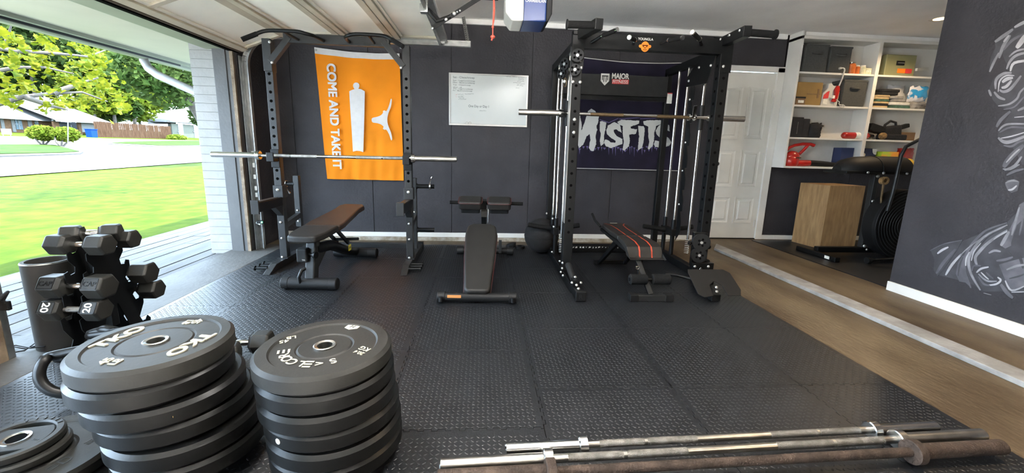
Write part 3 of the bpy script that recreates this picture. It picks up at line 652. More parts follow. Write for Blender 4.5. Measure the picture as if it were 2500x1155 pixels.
# ---------------- bars on the floor
a0 = at(1233,1096,Z=.034); a1 = at(2285,1041,Z=.034)
barbell('barbell', 'shortest chrome bar lying on the mat, farthest of the three floor bars', a0, a1, .31, .0135, .0205, .034, ('chrome','steel_knurl','steel_worn'), group='bars on the floor')
a0 = at(1073,1136,Z=.036); a1 = at(2400,1061,Z=.036)
barbell('barbell', 'long chrome bar lying on the mat, middle of the three floor bars', a0, a1, .40, .0145, .0225, .036, ('steel_worn','steel_knurl','steel_worn'), group='bars on the floor')
a1 = at(2448,1091,Z=.044); d_ = (at(2352,1097,Z=.044)-at(1374,1152,Z=.044)).normalized()
barbell('barbell', 'rusty brown barbell lying nearest the camera on the mat', a1-d_*2.15, a1, .40, .0165, .027, .044, ('rust','rust','rust'), group='bars on the floor')
# ---------------- hex dumbbells and their A-frame rack
def dumbbell(label, loc, rz, R=.058, L=.285, hl=.098, chrome=True, num=None, group='hex dumbbells', tilt=0, word=None):
    o = thing('hex_dumbbell', label, 'dumbbell', loc, rz, group, True); o.rotation_euler = (tilt, 0, rz)
    for s in (-1, 1):
        x0, x1 = s*(L/2-hl), s*L/2; bb = B()
        rings = [(x0,R*.72),(x0+s*.016,R),(x1-s*.010,R),(x1,R*.86)]
        pr = [[(x, r*math.cos(math.pi/3*k), r*math.sin(math.pi/3*k)) for k in range(6)] for x, r in rings]
        vs = [v for p in pr for v in p]
        fs = [(i*6+k, i*6+(k+1)%6, (i+1)*6+(k+1)%6, (i+1)*6+k) for i in range(3) for k in range(6)] + [tuple(range(6)), tuple(range(18,24))]
        h = bb.add(vs, fs).build('head', 'rubber_worn', o, .004)
        if num or word:
            xm = (x0+x1)/2; n = Vector((0,-math.sin(math.pi/3),.5)); n = Vector((0,-.866,.5)); uy = Vector((0,.5,.866))
            c = Vector((xm+s*.003,0,0))+n*(R*.866+.0005)
            fr = B()
            for k in (-1,1):
                fr.bar(c+uy*(k*.026)-Vector((.036,0,0)), c+uy*(k*.026)+Vector((.036,0,0)), .003, .002, n); fr.bar(c+uy*.026+Vector((k*.036,0,0)), c-uy*.026+Vector((k*.036,0,0)), .003, .002, n)
            fr.build('number_frame', 'rubber', h)
            if num: text(num, c, -uy if s < 0 else uy, Vector((1,0,0)) if s < 0 else Vector((-1,0,0)), .050, 'print_white', h, .002, .02)
            else: text(word, c, (1,0,0), uy, .034, 'rubber', h, .002, .01)
    prof = [(.013,-(L/2-hl)-.004),(.014,-.035),(.0175,-.012),(.0175,.012),(.014,.035),(.013,(L/2-hl)+.004)] if chrome else [(.015,-(L/2-hl)-.004),(.015,(L/2-hl)+.004)]
    B().lathe(prof, (0,0,0), 'X', 16, True).build('handle', 'chrome' if chrome else 'steel_knurl', o)
    return o
DX = -2.065
ra = thing('dumbbell_rack', 'black A-frame dumbbell rack standing by the garage opening', 'rack', (DX,2.30,0))
front = [(2.075,0),(2.065,.05),(2.085,.075),(2.10,.055),(2.125,.055),(2.14,.09),(2.10,.16),(2.095,.215),(2.115,.222),(2.125,.20),(2.15,.20),(2.165,.235),(2.125,.275),(2.125,.33),(2.145,.338),(2.155,.315),(2.18,.315),(2.195,.35),(2.155,.39),(2.155,.44),(2.175,.447),(2.185,.425),(2.21,.43),(2.215,.46),(2.185,.50),(2.185,.535),(2.20,.545),(2.215,.53),(2.235,.535),(2.25,.56)]
rear = [(4.585-y, z) for y, z in front[::-1]]
legs_in = [(2.46,0),(2.40,.0),(2.32,.22),(2.26,.22),(2.17,0)]
for x in (DX-.045, DX+.045): B().prism(front+rear+legs_in, x-.002, x+.002, lambda y, z, w: (w, y, z)).build('side_plate', 'black_powder', ra)
B().box(DX-.045, DX+.045, 2.27, 2.315, .10, .54).build('centre_column', 'black_powder', ra, .003)
B().box(DX-.10, DX+.10, 2.08, 2.11, 0, .012).box(DX-.10, DX+.10, 2.475, 2.505, 0, .012).build('foot_bar', 'black_powder', ra)
dumbbell('hex dumbbell with chrome grip on the top front tier of the rack', (DX,2.217,.580), -.03)
dumbbell('large hex dumbbell with chrome grip on the middle front tier of the rack', (DX,2.168,.372), -.03, .066, .31, .105, word='CAP')
dumbbell('hex dumbbell with white number twenty on the lower front tier of the rack', (DX,2.137,.258), -.03, .060, .285, .09, False, '20')
dumbbell('hex dumbbell lying crosswise on top of the rack', (DX-.01,2.30,.622), .35, .050, .24, .085)
dumbbell('hex dumbbell on the upper rear tier of the rack', (DX,2.375,.575), .02, .054, .285, .09)
dumbbell('hex dumbbell on the middle rear tier of the rack', (DX+.015,2.415,.368), .02, .064, .32, .105)
dumbbell('hex dumbbell with a 20 mark on the lower rear tier of the rack', (DX+.02,2.445,.258), .02, .058, .32, .10)
dumbbell('grey hex dumbbell on the mat just behind the right-hand plate stack', (-1.285,2.16,.055), .05, .064, .30, .10)
dumbbell('dark hex dumbbell on the mat behind the gap between the plate stacks', (-1.375,2.00,.055), .30, .064, .30, .10)
# grey storage tube
tb = thing('storage_tube', 'tall dark open tube standing beside the dumbbell rack', 'tube', (-2.335,2.31,0))
B().lathe([(.0001,.0),(.100,0),(.100,.48),(.097,.485),(.084,.485),(.082,.48),(.082,.02),(.0001,.02)], (-2.335,2.31,FL), 'Z', 40).build('tube_body', 'tube_card', tb)
B().lathe([(.083,.484),(.098,.484),(.101,.478)], (-2.335,2.31,FL), 'Z', 40).build('tube_rim', 'aluminium', tb)
# black crescent bag
cb = B().tube(spline([at(160,962,Y=1.72), at(128,955,Y=1.71), at(104,938,Y=1.71), at(96,912,Y=1.72), at(108,882,Y=1.74), at(140,866,Y=1.78), Vector((-1.53,1.84,.24)), Vector((-1.42,1.90,.26)), Vector((-1.50,1.96,.25)), at(228,818,Y=1.99), at(245,808,Y=2.0), at(280,808,Y=1.99), Vector((-1.45,1.97,.10)), Vector((-1.42,1.92,.03))]), .0205, 16).build('training_bag', 'rubber')
tag(cb, 'thick black curved training bag looping behind the left plate stack', 'training bag')
# ---------------- smith / cable machine
SX0, SX1, SY = .75, 1.985, 3.50
sm = thing('cable_machine', 'tall black smith and cable machine with chrome guide rods beside the white door', 'exercise machine', ((SX0+SX1)/2, 3.7, 0))
for s, x in ((-1, SX0), (1, SX1)):
    u = B().box(x-.042, x+.042, SY-.04, SY+.04, .07, 2.06).build('front_upright', 'black_powder', sm, .004)
    holes(u, [(x+.0, SY-.04, .42+.1015*k) for k in range(15)], (0,-1,0), .012)
    holes(u, [(x-s*.042, SY, .42+.1015*k) for k in range(15)], (-s,0,0), .012, 'side_holes')
    B().box(x-.043, x-.039, SY-.042, SY+.04, .5, 1.95).build('edge_strip', 'aluminium', u) if s < 0 else None
    B().box(x-.03, x+.03, 4.50, 4.56, .07, 1.96).build('rear_upright', 'black_powder', sm, .004)
    B().box(x-.035, x+.035, 2.92 if s < 0 else 3.3, 4.62, 0, .07).build('base_rail', 'black_powder', sm, .004)
    B().box(x-.03, x+.03, SY, 4.56, 1.93, 2.0).build('top_rail', 'black_powder', sm, .004)
    # guide rods
    for y, r, z0, z1, nm in ((3.76, .0125, .30, 1.93, 'smith_rod'), (4.08, .0125, .12, 1.93, 'guide_rod'), (4.28, .0125, .12, 1.93, 'guide_rod')):
        rd = B().cyl((x,y,z0),(x,y,z1),r,n=14).build(nm, 'chrome', sm)
        if nm == 'guide_rod': B().cyl((x,y,.07),(x,y,.44),.022,n=16).build('rod_sleeve', 'black_powder', rd)
        else:
            B().tube([(x+.019*math.cos(k*.9), y+.019*math.sin(k*.9), .16+.0026*k) for k in range(56)], .0035, 6).build('bumper_spring', 'bolt_zinc', rd)
            B().cyl((x,y,1.33),(x,y,1.55),.027,n=18).build('carriage_sleeve', 'black_plastic', rd)
    # weight-horn carriage between the guide rods
    cg = B().box(x-.03, x+.03, 4.05, 4.31, .27, .34).build('weight_carriage', 'black_powder', sm, .004)
    for q in (-1, 1): B().cyl((x+q*.03,4.20,.31),(x+q*.27,4.20,.345),.025,n=18).build('weight_horn', 'foam', cg)
    # saw-tooth catch plate
    teeth = []
    for k in range(7): z = .35+.21*k; teeth += [(3.86,z),(3.86,z+.10),(3.895,z+.205)]
    B().prism([(3.94,.25)]+[(3.94,1.9)]+teeth[::-1], x-s*.035-.003, x-s*.035+.003, lambda y, z, w: (w, y, z)).build('catch_plate', 'black_powder', sm)
    for z in (.62, .95, 1.22, 1.62): bolt(sm, (x-s*.036, 3.93, z), (-s,-.5,0))
    # top side plates and pulleys
    B().prism([(SY-.03,2.05),(SY+.08,2.09),(4.0,1.83),(4.0,1.74),(3.62,1.72),(SY+.02,1.93)], x-s*.05-.004, x-s*.05+.004, lambda y, z, w: (w, y, z)).build('top_gusset', 'black_powder', sm, .002)
    for y, z in ((3.62,1.96),(3.78,1.88),(3.95,1.79),(3.58,1.86)): bolt(sm, (x-s*.056, y, z), (-s,-.4,0))
    # forward arm with outward grip
    ar = B().bar((x-s*.01, SY+.02, 2.03), (x-s*.065, 3.10, 2.01), .06, .075).build('forward_arm', 'black_powder', sm, .004)
    gx = x-s*.065
    gp = B().cyl((gx+s*.03,3.12,2.005),(gx+s*.225,3.12,2.0),.026,n=18).build('arm_grip', 'foam', ar)
    B().cyl((gx+s*.225,3.12,2.0),(gx+s*.232,3.12,2.0),.036,n=20).build('grip_flange', 'black_plastic', gp)
    for y in (3.15, 3.28, 3.40): bolt(sm, (gx-s*.032-s*.012*(y-3.15)*0, y, 2.025), (-s,-.1,0), .8)
    B().prism([(SY-.05,2.02),(SY-.01,2.06),(SY-.02,1.80),(SY-.05,1.78)], x-.05, x+.05, lambda y, z, w: (w, y, z)).build('arm_bracket', 'black_powder', sm, .003)
    bolt(sm, (x-s*.02, SY-.052, 1.83), (0,-1,0))
def pulley(parent, c, ax, r=.048, w=.022, name='pulley'):
    c = Vector(c); ax = Vector(ax).normalized(); q = ax.to_track_quat('Z', 'Y').to_matrix()
    bb = B(); tmp = B().lathe([(.012,-w/2),(r,-w/2),(r-.006,-w/6),(r-.006,w/6),(r,w/2),(.012,w/2)], (0,0,0), 'Z', 28)
    bb.add([c+q @ Vector(v) for v in tmp.v], tmp.f, True)
    p = bb.build(name, 'black_plastic', parent)
    b2 = B(); t2 = B().lathe([(.0001,w/2+.004),(.012,w/2+.003),(.012,-w/2-.003),(.0001,-w/2-.004)], (0,0,0), 'Z', 12)
    b2.add([c+q @ Vector(v) for v in t2.v], t2.f, True); b2.build('axle_bolt', 'bolt_zinc', p)
    sp_ = B()
    for k in range(5):
        a = 2*math.pi*k/5; v = q @ Vector((math.cos(a)*.028, math.sin(a)*.028, w/2+.0012)); t3 = B().cyl((0,0,0),(0,0,.0008),.009,n=10)
        sp_.add([c+v+q @ Vector(z) for z in t3.v], t3.f)
    sp_.build('pulley_slots', 'black_deep', p); return p
for c, r in (((SX0-.01,3.42,1.86),.05), ((SX0-.02,3.44,1.755),.046), ((SX0-.07,3.62,1.83),.05), ((SX0-.075,3.72,1.77),.045)): pulley(sm, c, (-.35,-1,0) if c[1] < 3.5 else (-.8,-.6,0), r)
for dx_, dz_ in ((.03,1.775),(.03,1.665),(-.03,1.665),(-.10,1.665)): bolt(sm, (SX0+dx_, SY-.045, dz_), (0,-1,0), 1.2)
for dx_, dz_ in ((.0,1.37),(.0,1.265)): bolt(sm, (SX0+dx_, SY-.043, dz_), (0,-1,0), 1.2)
# carabiner on the left pulley block
B().tube([(SX0-.085+.011*math.cos(a), 3.50, 1.665+.035*math.sin(a)) for a in [k*math.pi/8 for k in range(16)]], .003, 6, True).build('carabiner', 'bronze_grip', sm)
# crossbars
xb = B().box(SX0+.04, SX1-.04, SY-.05, SY+.02, 1.925, 2.045).build('pull_up_beam', 'black_powder', sm, .004)
text('YOUNGLA', (1.292, SY-.051, 2.012), (1,0,0), (0,0,1), .026, 'print_white', xb, .0008, .02, width=.125)
# orange ape-head emblem
em = B().prism([(.034*math.cos(a)*(1 if abs(math.sin(a)) < .8 else .92), .040*math.sin(a)) for a in [k*math.pi/12 for k in range(24)]], 0, .001, lambda u, v, w: (1.292+u, SY-.0505-w, 1.955+v))
em.cyl((1.253,SY-.0515,1.958),(1.253,SY-.0505,1.958),.012,n=12).cyl((1.331,SY-.0515,1.958),(1.331,SY-.0505,1.958),.012,n=12)
eo = em.build('emblem', 'print_orange', xb)
B().box(1.268,1.316,SY-.0525,SY-.0515,1.962,1.968).box(1.272,1.284,SY-.0525,SY-.0515,1.953,1.960).box(1.300,1.312,SY-.0525,SY-.0515,1.953,1.960).box(1.276,1.308,SY-.0525,SY-.0515,1.930,1.934).cyl((1.287,SY-.0525,1.945),(1.287,SY-.0515,1.945),.004,n=8).cyl((1.297,SY-.0525,1.945),(1.297,SY-.0515,1.945),.004,n=8).build('emblem_mark', 'black_deep', eo)
for p0, p1, p2 in ((at(1444,104,Y=3.44), at(1470,88,Y=3.36), at(1508,72,Y=3.22)), (at(1546,106,Y=3.44), at(1550,98,Y=3.34), at(1536,91,Y=3.20)), (at(1613,107,Y=3.44), at(1632,99,Y=3.36), at(1668,92,Y=3.22)), (at(1712,109,Y=3.44), at(1708,96,Y=3.34), at(1690,78,Y=3.20))):
    g = B().tube([p0, p0.lerp(p1,.6), p1, p1.lerp(p2,.5)], .0125, 10).build('pull_up_grip', 'black_powder', sm)
    B().cyl(p1.lerp(p2,.05), p1.lerp(p2,.9), .0165, n=14).build('grip_sleeve', 'foam', g)
    B().cyl(p1.lerp(p2,.9), p2, .017, n=14).cyl(p1, p1.lerp(p2,.08), .018, n=14).build('grip_end', 'chrome', g)
pn = B().box(SX0+.03, SX1-.03, 4.46, 4.50, 1.70, 1.91).build('rear_panel', 'grey_powder', sm, .004)
B().box(SX0+.03, SX1-.03, 4.47, 4.51, 1.655, 1.697).build('rear_crossbar', 'black_powder', sm, .003)
ly = 4.458
sh = [(-.045,.055),(.045,.055),(.045,-.02),(0,-.065),(-.045,-.02)]
sx_, sz_ = at(1477,193,Y=ly).x, at(1477,193,Y=ly).z
shd = B().prism(sh, 0, .001, lambda u, v, w: (sx_+u, ly-w, sz_+v)).build('shield_emblem', 'print_white', pn)
mk = B()
for u in (-.028,-.012,.012,.028): mk.box(sx_+u-.004, sx_+u+.004, ly-.0022, ly-.0012, sz_-.03 if abs(u) < .02 else sz_-.012, sz_+.025)
mk.box(sx_-.034, sx_+.034, ly-.0022, ly-.0012, sz_+.025, sz_+.036); mk.build('emblem_mark', 'grey_powder', shd)
tp = at(1515,188,Y=ly); text('MAJOR', tp, (1,0,0), (0,0,1), .075, 'print_white', pn, .001, .03, width=.185)
tp = at(1514.5,200,Y=ly); B().box(tp.x-.09, tp.x+.09, ly-.001, ly, tp.z-.022, tp.z+.024).build('name_bar', 'print_red', pn)
text('FITNESS', (tp.x, ly-.0012, tp.z+.001), (1,0,0), (0,0,1), .048, 'print_white', pn, .001, .02, width=.165)
B().box(SX0+.03, SX1-.03, 4.40, 4.52, .0, .075).build('rear_base_beam', 'black_powder', sm, .004)
# worn white print on the rear beam: only scraps of the letters show
wk = B(); rr = random.Random(3)
for k in range(15):
    cx_ = 1.02+.036*k+rr.uniform(-.006,.006); w_ = rr.uniform(.010,.026)
    wk.add([(cx_-w_/2,4.3985,.052+rr.uniform(-.006,.004)),(cx_+w_/2,4.3985,.056+rr.uniform(-.006,.006)),(cx_+w_/2-.003,4.3985,.067+rr.uniform(-.004,.003)),(cx_-w_/2+.004,4.3985,.064+rr.uniform(-.004,.004))], [(0,1,2,3)])
wk.build('worn_print', 'print_white', sm)
# smith bar
br = B().cyl((SX0-.44,3.74,1.438),(SX1+.40,3.74,1.443),.0145,n=16).build('smith_bar', 'chrome', sm)
for x0, x1 in ((SX0-.44,SX0-.055),(SX1+.055,SX1+.40)): B().cyl((x0,3.74,1.439),(x1,3.74,1.441),.0255,n=22).build('sleeve', 'steel_worn', br)
B().cyl((SX0-.085,3.74,1.44),(SX0-.045,3.74,1.44),.036,n=22).build('collar', 'chrome', br)
for x0, x1 in ((.95,1.25),(1.56,1.86)): B().cyl((x0,3.74,1.44),(x1,3.74,1.44),.0165,n=16).build('knurled_grip', 'bronze_grip', br)
hk = B(); hx_ = SX1-.10
hk.bar((hx_,3.70,1.44),(hx_-.012,3.66,1.535),.030,.006,(0,1,0)).build('bar_hook', 'chrome', br)
B().cyl((hx_-.03,3.74,1.44),(hx_-.02,3.74,1.44),.03,n=18).cyl((hx_+.025,3.74,1.44),(hx_+.035,3.74,1.44),.03,n=18).build('hook_collar', 'chrome', br)
# warning label on the rear right upright
q_ = at(1634,240,Y=4.497)
B().box(q_.x-.027, q_.x+.027, 4.490, 4.4995, q_.z-.055, q_.z+.055).build('warning_label', 'label_white', sm)
B().box(q_.x-.027, q_.x+.027, 4.489, 4.490, q_.z+.045, q_.z+.055).build('label_stripe', 'print_red', sm)
# landmine tube and end cap on the left base rail
lm = B().cyl((SX0-.01,3.36,.155),(SX0-.01,3.12,.095),.026,n=18).build('landmine_tube', 'grey_powder', sm)
B().box(SX0-.035, SX0+.02, 3.04, 3.12, .07, .12).build('landmine_bracket', 'black_powder', lm, .003)
for p_ in ((SX0-.04,3.05,.10),(SX0+.03,3.05,.10),(SX0-.01,3.02,.09),(SX0-.005,2.97,.078),(SX0-.005,3.10,.13)): bolt(sm, p_, (.1,-.7,.7))
B().box(SX0-.04, SX0+.04, 2.90, 2.935, 0, .078).build('rail_cap', 'black_plastic', sm, .006)
text('R', (SX0, 2.899, .038), (1,0,0), (0,0,1), .05, 'grey_powder', sm, .0015, .02)
for p_ in ((SX0-.044,3.44,.15),(SX0-.044,3.44,.10),(SX0-.05,3.36,.06),(SX0-.05,3.46,.06),(SX0-.037,3.60,.12),(SX0-.037,4.02,.10),(SX0-.037,4.45,.10),(SX0-.032,4.50,.25),(SX0-.032,4.50,.42),(SX0-.032,4.02,.36),(SX0-.032,4.1,.43)): bolt(sm, p_, (-.8,-.6,0))
# low pulley block and foot plate on the right
lp = B().box(1.80, 1.99, 3.28, 3.33, .045, .20).build('low_pulley_bracket', 'black_powder', sm, .004)
for p_ in ((1.82,3.278,.17),(1.94,3.278,.17),(1.82,3.278,.085),(1.94,3.278,.085)): bolt(lp, p_, (0,-1,0))
for c, r in (((1.88,3.33,.37),.075), ((1.855,3.30,.265),.065), ((1.93,3.34,.17),.055)): pulley(sm, c, (-.15,-1,.1), r, .03)
B().box(1.83, 1.95, 3.36, 3.40, .15, .45).build('pulley_cheek', 'black_powder', sm, .004)
for p_ in ((1.955,3.34,.33),(1.96,3.34,.20),(1.79,3.34,.36)): B().lathe([(.010,-.012),(.019,-.012),(.019,.012),(.010,.012)], p_, 'Y', 14).build('cable_guide', 'black_plastic', sm)
B().tube([(1.865+.010*math.cos(a), 3.262, .13+.035*math.sin(a)) for a in [k*math.pi/8 for k in range(16)]], .003, 6, True).build('carabiner', 'chrome', sm)
B().tube([at(1624,669,Y=3.22), at(1652,672,Y=3.20), at(1688,681,Y=3.12)], .012, 10).build('row_handle', 'black_powder', sm)
fp = [( -.17,-.10),(-.18,.10),(-.17,.135),(.12,.135),(.165,.10),(.185,-.06),(.16,-.115),(.06,-.115),(.05,-.02),(.0,.02),(-.05,-.02),(-.055,-.115),(-.13,-.13)]
cc_, ss_ = math.cos(.62), math.sin(.62)
fpo = B().prism([(u,v) for u, v in fp], 0, .006, lambda u, v, w: (1.80+u, 2.93+v*cc_-w*ss_, .135+v*ss_+w*cc_)).build('foot_plate', 'black_plastic', sm, .002)
B().bar((1.81,2.90,.03),(1.83,3.28,.05),.07,.05).build('foot_plate_arm', 'black_powder', sm, .004)
B().box(1.775,1.845,2.90,2.96,0,.055).build('foot_plate_foot', 'black_plastic', sm, .004)
bolt(sm, (1.80,2.90,.115), (0,-.6,.8)); bolt(sm, (1.81,2.905,.08), (0,-.6,.8))
# ============================================================ SHELVES AND ALCOVE
SF, SB = 4.78, 4.992
sh_ = thing('wall_shelves', 'white built-in wall shelves full of boxes and gear to the right of the door', 'shelves', (4.6,4.9,.975))
for x in (3.62, 5.70): B().box(x, x+.025, SF, SB, .975, CEIL-.002).build('side_panel', 'white_paint', sh_, .002)
B().box(3.62, 5.725, SF, SB, 2.44, 2.475).build('top_panel', 'white_paint', sh_, .002)
B().box(3.645, 5.70, SF+.05, SB, 2.475, CEIL-.002).build('top_filler', 'ceiling_paint', sh_)
B().box(3.645, 5.70, SB-.006, SB+.002, .98, 2.45).build('back_panel', 'white_paint', sh_)
SZ = [.975, 1.318, 1.692, 2.062]
for x0, x1 in ((3.645, 4.575), (4.62, 5.70)):
    for z in SZ: B().box(x0, x1, SF+.002, SB-.006, z, z+.022).build('shelf_board', 'white_paint', sh_, .002)
B().box(4.575, 4.62, SF-.004, SB-.006, .975, 2.44).build('divider', 'white_paint', sh_, .002)
G = 'things on the wall shelves'
def span(x0, x1, y, Y): return at(x0,y,Y=Y).x, at(x1,y,Y=Y).x
def fabric_bin(label, x0, x1, z, h, Y=4.80):
    t = thing('storage_bin', label, 'bin', ((x0+x1)/2,4.88,z), 0, 'grey fabric storage bins')
    B().box(x0, x1, Y, SB-.012, z, z+h).build('bin_body', 'bin_grey', t, .012, 3)
    B().box(x0-.004, x1+.004, Y-.004, Y+.18, z+h-.02, z+h+.004).build('rim', 'bin_grey', t, .006)
    xc = (x0+x1)/2
    B().tube([(xc-.06,Y-.002,z+h-.085),(xc-.04,Y-.02,z+h-.095),(xc+.04,Y-.02,z+h-.095),(xc+.06,Y-.002,z+h-.085)], .011, 8).build('handle', 'bin_grey', t)
fabric_bin('grey fabric bin in the top left corner of the shelves', 3.70, 3.985, 2.085, .30)
fabric_bin('grey fabric bin on the top shelf, right of the corner bin', 4.01, 4.27, 2.085, .29)
fabric_bin('grey fabric bin on the second shelf beside the red and white jug', 4.235, 4.53, 1.715, .30)
# jars on the top shelf
def jar(label, x, y, r, h, mt, lid=None, z=2.085):
    t = thing('jar', label, 'jar', (x,y,z), 0, 'small jars on the top shelf')
    B().lathe([(.0001,0),(r,0),(r,h*.78),(r*.8,h*.86),(r*.8,h*.9)], (x,y,z), 'Z', 20).build('glass', mt, t)
    B().lathe([(r*.84,h*.88),(r*.84,h),(.0001,h)], (x,y,z), 'Z', 20).build('lid', lid or 'label_white', t)
jar('amber jar with a chrome stopper on the top shelf', 4.315, 4.83, .045, .13, 'glass_amber', 'chrome')
jar('red-brown jar next to the stoppered jar on the top shelf', 4.39, 4.84, .035, .10, 'glass_amber')
jar('round pale jar on the top shelf left of the dark tin', 4.455, 4.83, .036, .10, 'glass_pale')
tn = tag(B().box(4.495, 4.57, 4.82, 4.92, 2.085, 2.16).build('tin', 'glass_pale', None, .004), 'small pale green tin with white marks by the shelf divider', 'tin')
for k in range(3): B().box(4.502+.022*k, 4.516+.022*k, 4.818, 4.821, 2.115, 2.135).build('label', 'label_white', tn)
# yellow-green tool box
tbx = thing('tool_box', 'olive yellow plastic tool box with an orange label on the top shelf', 'tool box', (4.93,4.88,2.085))
B().box(4.71, 5.09, 4.80, 4.97, 2.085, 2.32).build('box_body', 'tool_yellow', tbx, .008)
B().box(4.84, 4.94, 4.79, 4.80, 2.20, 2.25).build('handle', 'black_plastic', tbx, .004); B().box(4.85, 4.93, 4.785, 4.792, 2.222, 2.230).build('latch', 'aluminium', tbx)
B().box(4.87, 5.05, 4.797, 4.80, 2.115, 2.165).build('label', 'print_orange', tbx); B().box(4.97, 5.05, 4.795, 4.797, 2.115, 2.165).build('label_end', 'print_red', tbx)
tag(B().bar((5.10,4.79,2.16),(5.36,4.90,2.20),.02,.03).build('light_tube', 'jug_white'), 'white plastic tube sticking out from the top right shelf', 'tube')
# second shelf
cb_ = thing('cardboard_box', 'large ochre cardboard box on the second shelf', 'box', (3.83,4.88,1.714))
B().box(3.665, 3.985, 4.81, 4.97, 1.714, 1.975).build('carton', 'cardboard', cb_, .004); B().box(3.80,3.97,4.806,4.81,1.84,1.846).build('printed_line', 'cardboard_brown', cb_); B().box(3.93,3.95,4.806,4.81,1.80,1.90).build('printed_mark', 'cardboard_brown', cb_)
sb2 = thing('small_carton', 'small brown carton with a white label on the second shelf', 'box', (3.71,4.79,1.714))
B().box(3.655, 3.775, 4.785, 4.808, 1.714, 1.805).build('carton', 'cardboard_brown', sb2, .003); B().box(3.655,3.775,4.784,4.808,1.785,1.806).build('dark_flap', 'black_plastic', sb2); B().box(3.685,3.755,4.782,4.785,1.735,1.765).build('label', 'label_white', sb2)
jg = thing('sprayer_jug', 'white jug with red sprayer wand and coiled hose on the second shelf', 'jug', (4.10,4.85,1.714))
poly = [(-.10,0),(.11,0),(.12,.16),(.09,.235),(.03,.235),(.0,.265),(-.03,.26),(-.04,.20),(-.09,.15)]
B().prism(poly, 0, .10, lambda u, v, w: (4.10+u, 4.82+w, 1.714+v)).build('jug_body', 'jug_white', jg, .012, 3, True)
B().prism([(-.085,.08),(-.02,.09),(-.015,.175),(-.045,.16),(-.08,.125)], 0, .002, lambda u, v, w: (4.10+u, 4.819-w, 1.714+v)).build('red_label', 'print_red', jg)
B().box(4.02, 4.075, 4.8165, 4.819, 1.735, 1.79).build('paper_label', 'label_white', jg)
B().prism([(.02,.05),(.075,.045),(.09,.10),(.10,.19),(.085,.235),(.06,.235),(.035,.19),(.045,.12)], 0, .03, lambda u, v, w: (4.10+u, 4.80+w, 1.714+v)).build('sprayer_grip', 'red_plastic', jg, .008, 2, True)
B().box(4.115, 4.145, 4.797, 4.80, 1.80, 1.835).build('grip_sticker', 'label_white', jg)
B().tube([(4.175,4.80,1.945),(4.178,4.775,2.02),(4.182,4.765,2.115),(4.175,4.765,2.13),(4.155,4.765,2.138),(4.135,4.765,2.135)], .0075, 8).tube([(4.135,4.765,2.135),(4.112,4.765,2.13)], .013, 8).build('wand', 'jug_white', jg)
B().tube([(4.17,4.80,1.79),(4.20,4.785,1.76),(4.19,4.775,1.735),(4.225,4.765,1.72),(4.25,4.762,1.705),(4.235,4.762,1.69),(4.20,4.765,1.70),(4.195,4.765,1.725),(4.235,4.765,1.73),(4.26,4.762,1.712)], .005, 6).build('hose', 'jug_white', jg)
# clothes and bags on the second right shelf
def fold(label, x0, x1, z, h, mt, n=3, dx=.0, nm='folded_clothes', rr=random.Random(5)):
    t = thing(nm, label, 'clothes', ((x0+x1)/2,4.87,z), 0, 'folded things on the right shelf')
    for k in range(n):
        a = rr.uniform(-.02,.02); zz = z+h*k/n
        B().prism(rrect(x1-x0, .13, .03, 4, (x0+x1)/2+a, 4.87), zz, zz+h/n*.96).build('fold', mt[k % len(mt)], t, .008, 3, True)
fold('stack of tan and dark folded clothes beside the shelf divider', 4.66, 4.85, 1.714, .15, ['cloth_tan','cloth_black','cloth_tan','cloth_green','cloth_tan'], 6)
fold('black cap and straps lying on top of the folded clothes', 4.74, 4.98, 1.90-.036, .07, ['cloth_black','cloth_black'], 2)
fold('dark green and white folded checked cloth on the right shelf', 4.865, 5.13, 1.714, .075, ['cloth_green','cloth_white'], 2)
fold('grey folded sweater on top of the checked cloth', 4.87, 5.06, 1.789, .07, ['cloth_grey','cloth_grey'], 2)
for k, x in enumerate((4.79, 4.815)): pass
def softbag(name, label, x0, x1, y0, z0, z1, mt, seed, d=.10, cat='bag'):
    rr = random.Random(seed); bb = B(); n, m = 8, 8; V = []
    for i in range(n+1):
        for j in range(m+1):
            u, v = i/n, j/m; bul = math.sin(math.pi*min(1,max(0,u)))**.5*(.35+.65*math.sin(math.pi*v)**.5) if 0 < u < 1 else .0
            V.append((x0+(x1-x0)*u+rr.uniform(-.01,.01), y0-d/2*bul+d/2+rr.uniform(-.008,.008), z0+(z1-z0)*v+(rr.uniform(-.012,.012) if j else 0)))
    nb = len(V); V += [(x, 2*y0+d-y+.004, z) for x, y, z in V]
    F = [(i*(m+1)+j,(i+1)*(m+1)+j,(i+1)*(m+1)+j+1,i*(m+1)+j+1) for i in range(n) for j in range(m)]
    F += [tuple(nb+q for q in f[::-1]) for f in F]
    bb.add(V, F, True); return tag(bb.build(name, mt), label, cat, 'bags on the wall shelves')
softbag('plastic_bag', 'white printed plastic bag standing on the right shelf', 4.93, 5.15, 4.915, 1.80, 1.995, 'plastic_bag_white', 2, .05)
softbag('plastic_bag', 'blue and white patterned plastic bag at the right end of the shelf', 5.15, 5.40, 4.83, 1.80, 1.985, 'plastic_bag', 3)
softbag('plastic_bag', 'clear grey bag beneath the blue patterned bag', 5.13, 5.38, 4.80, 1.714, 1.80, 'cloth_grey', 4)
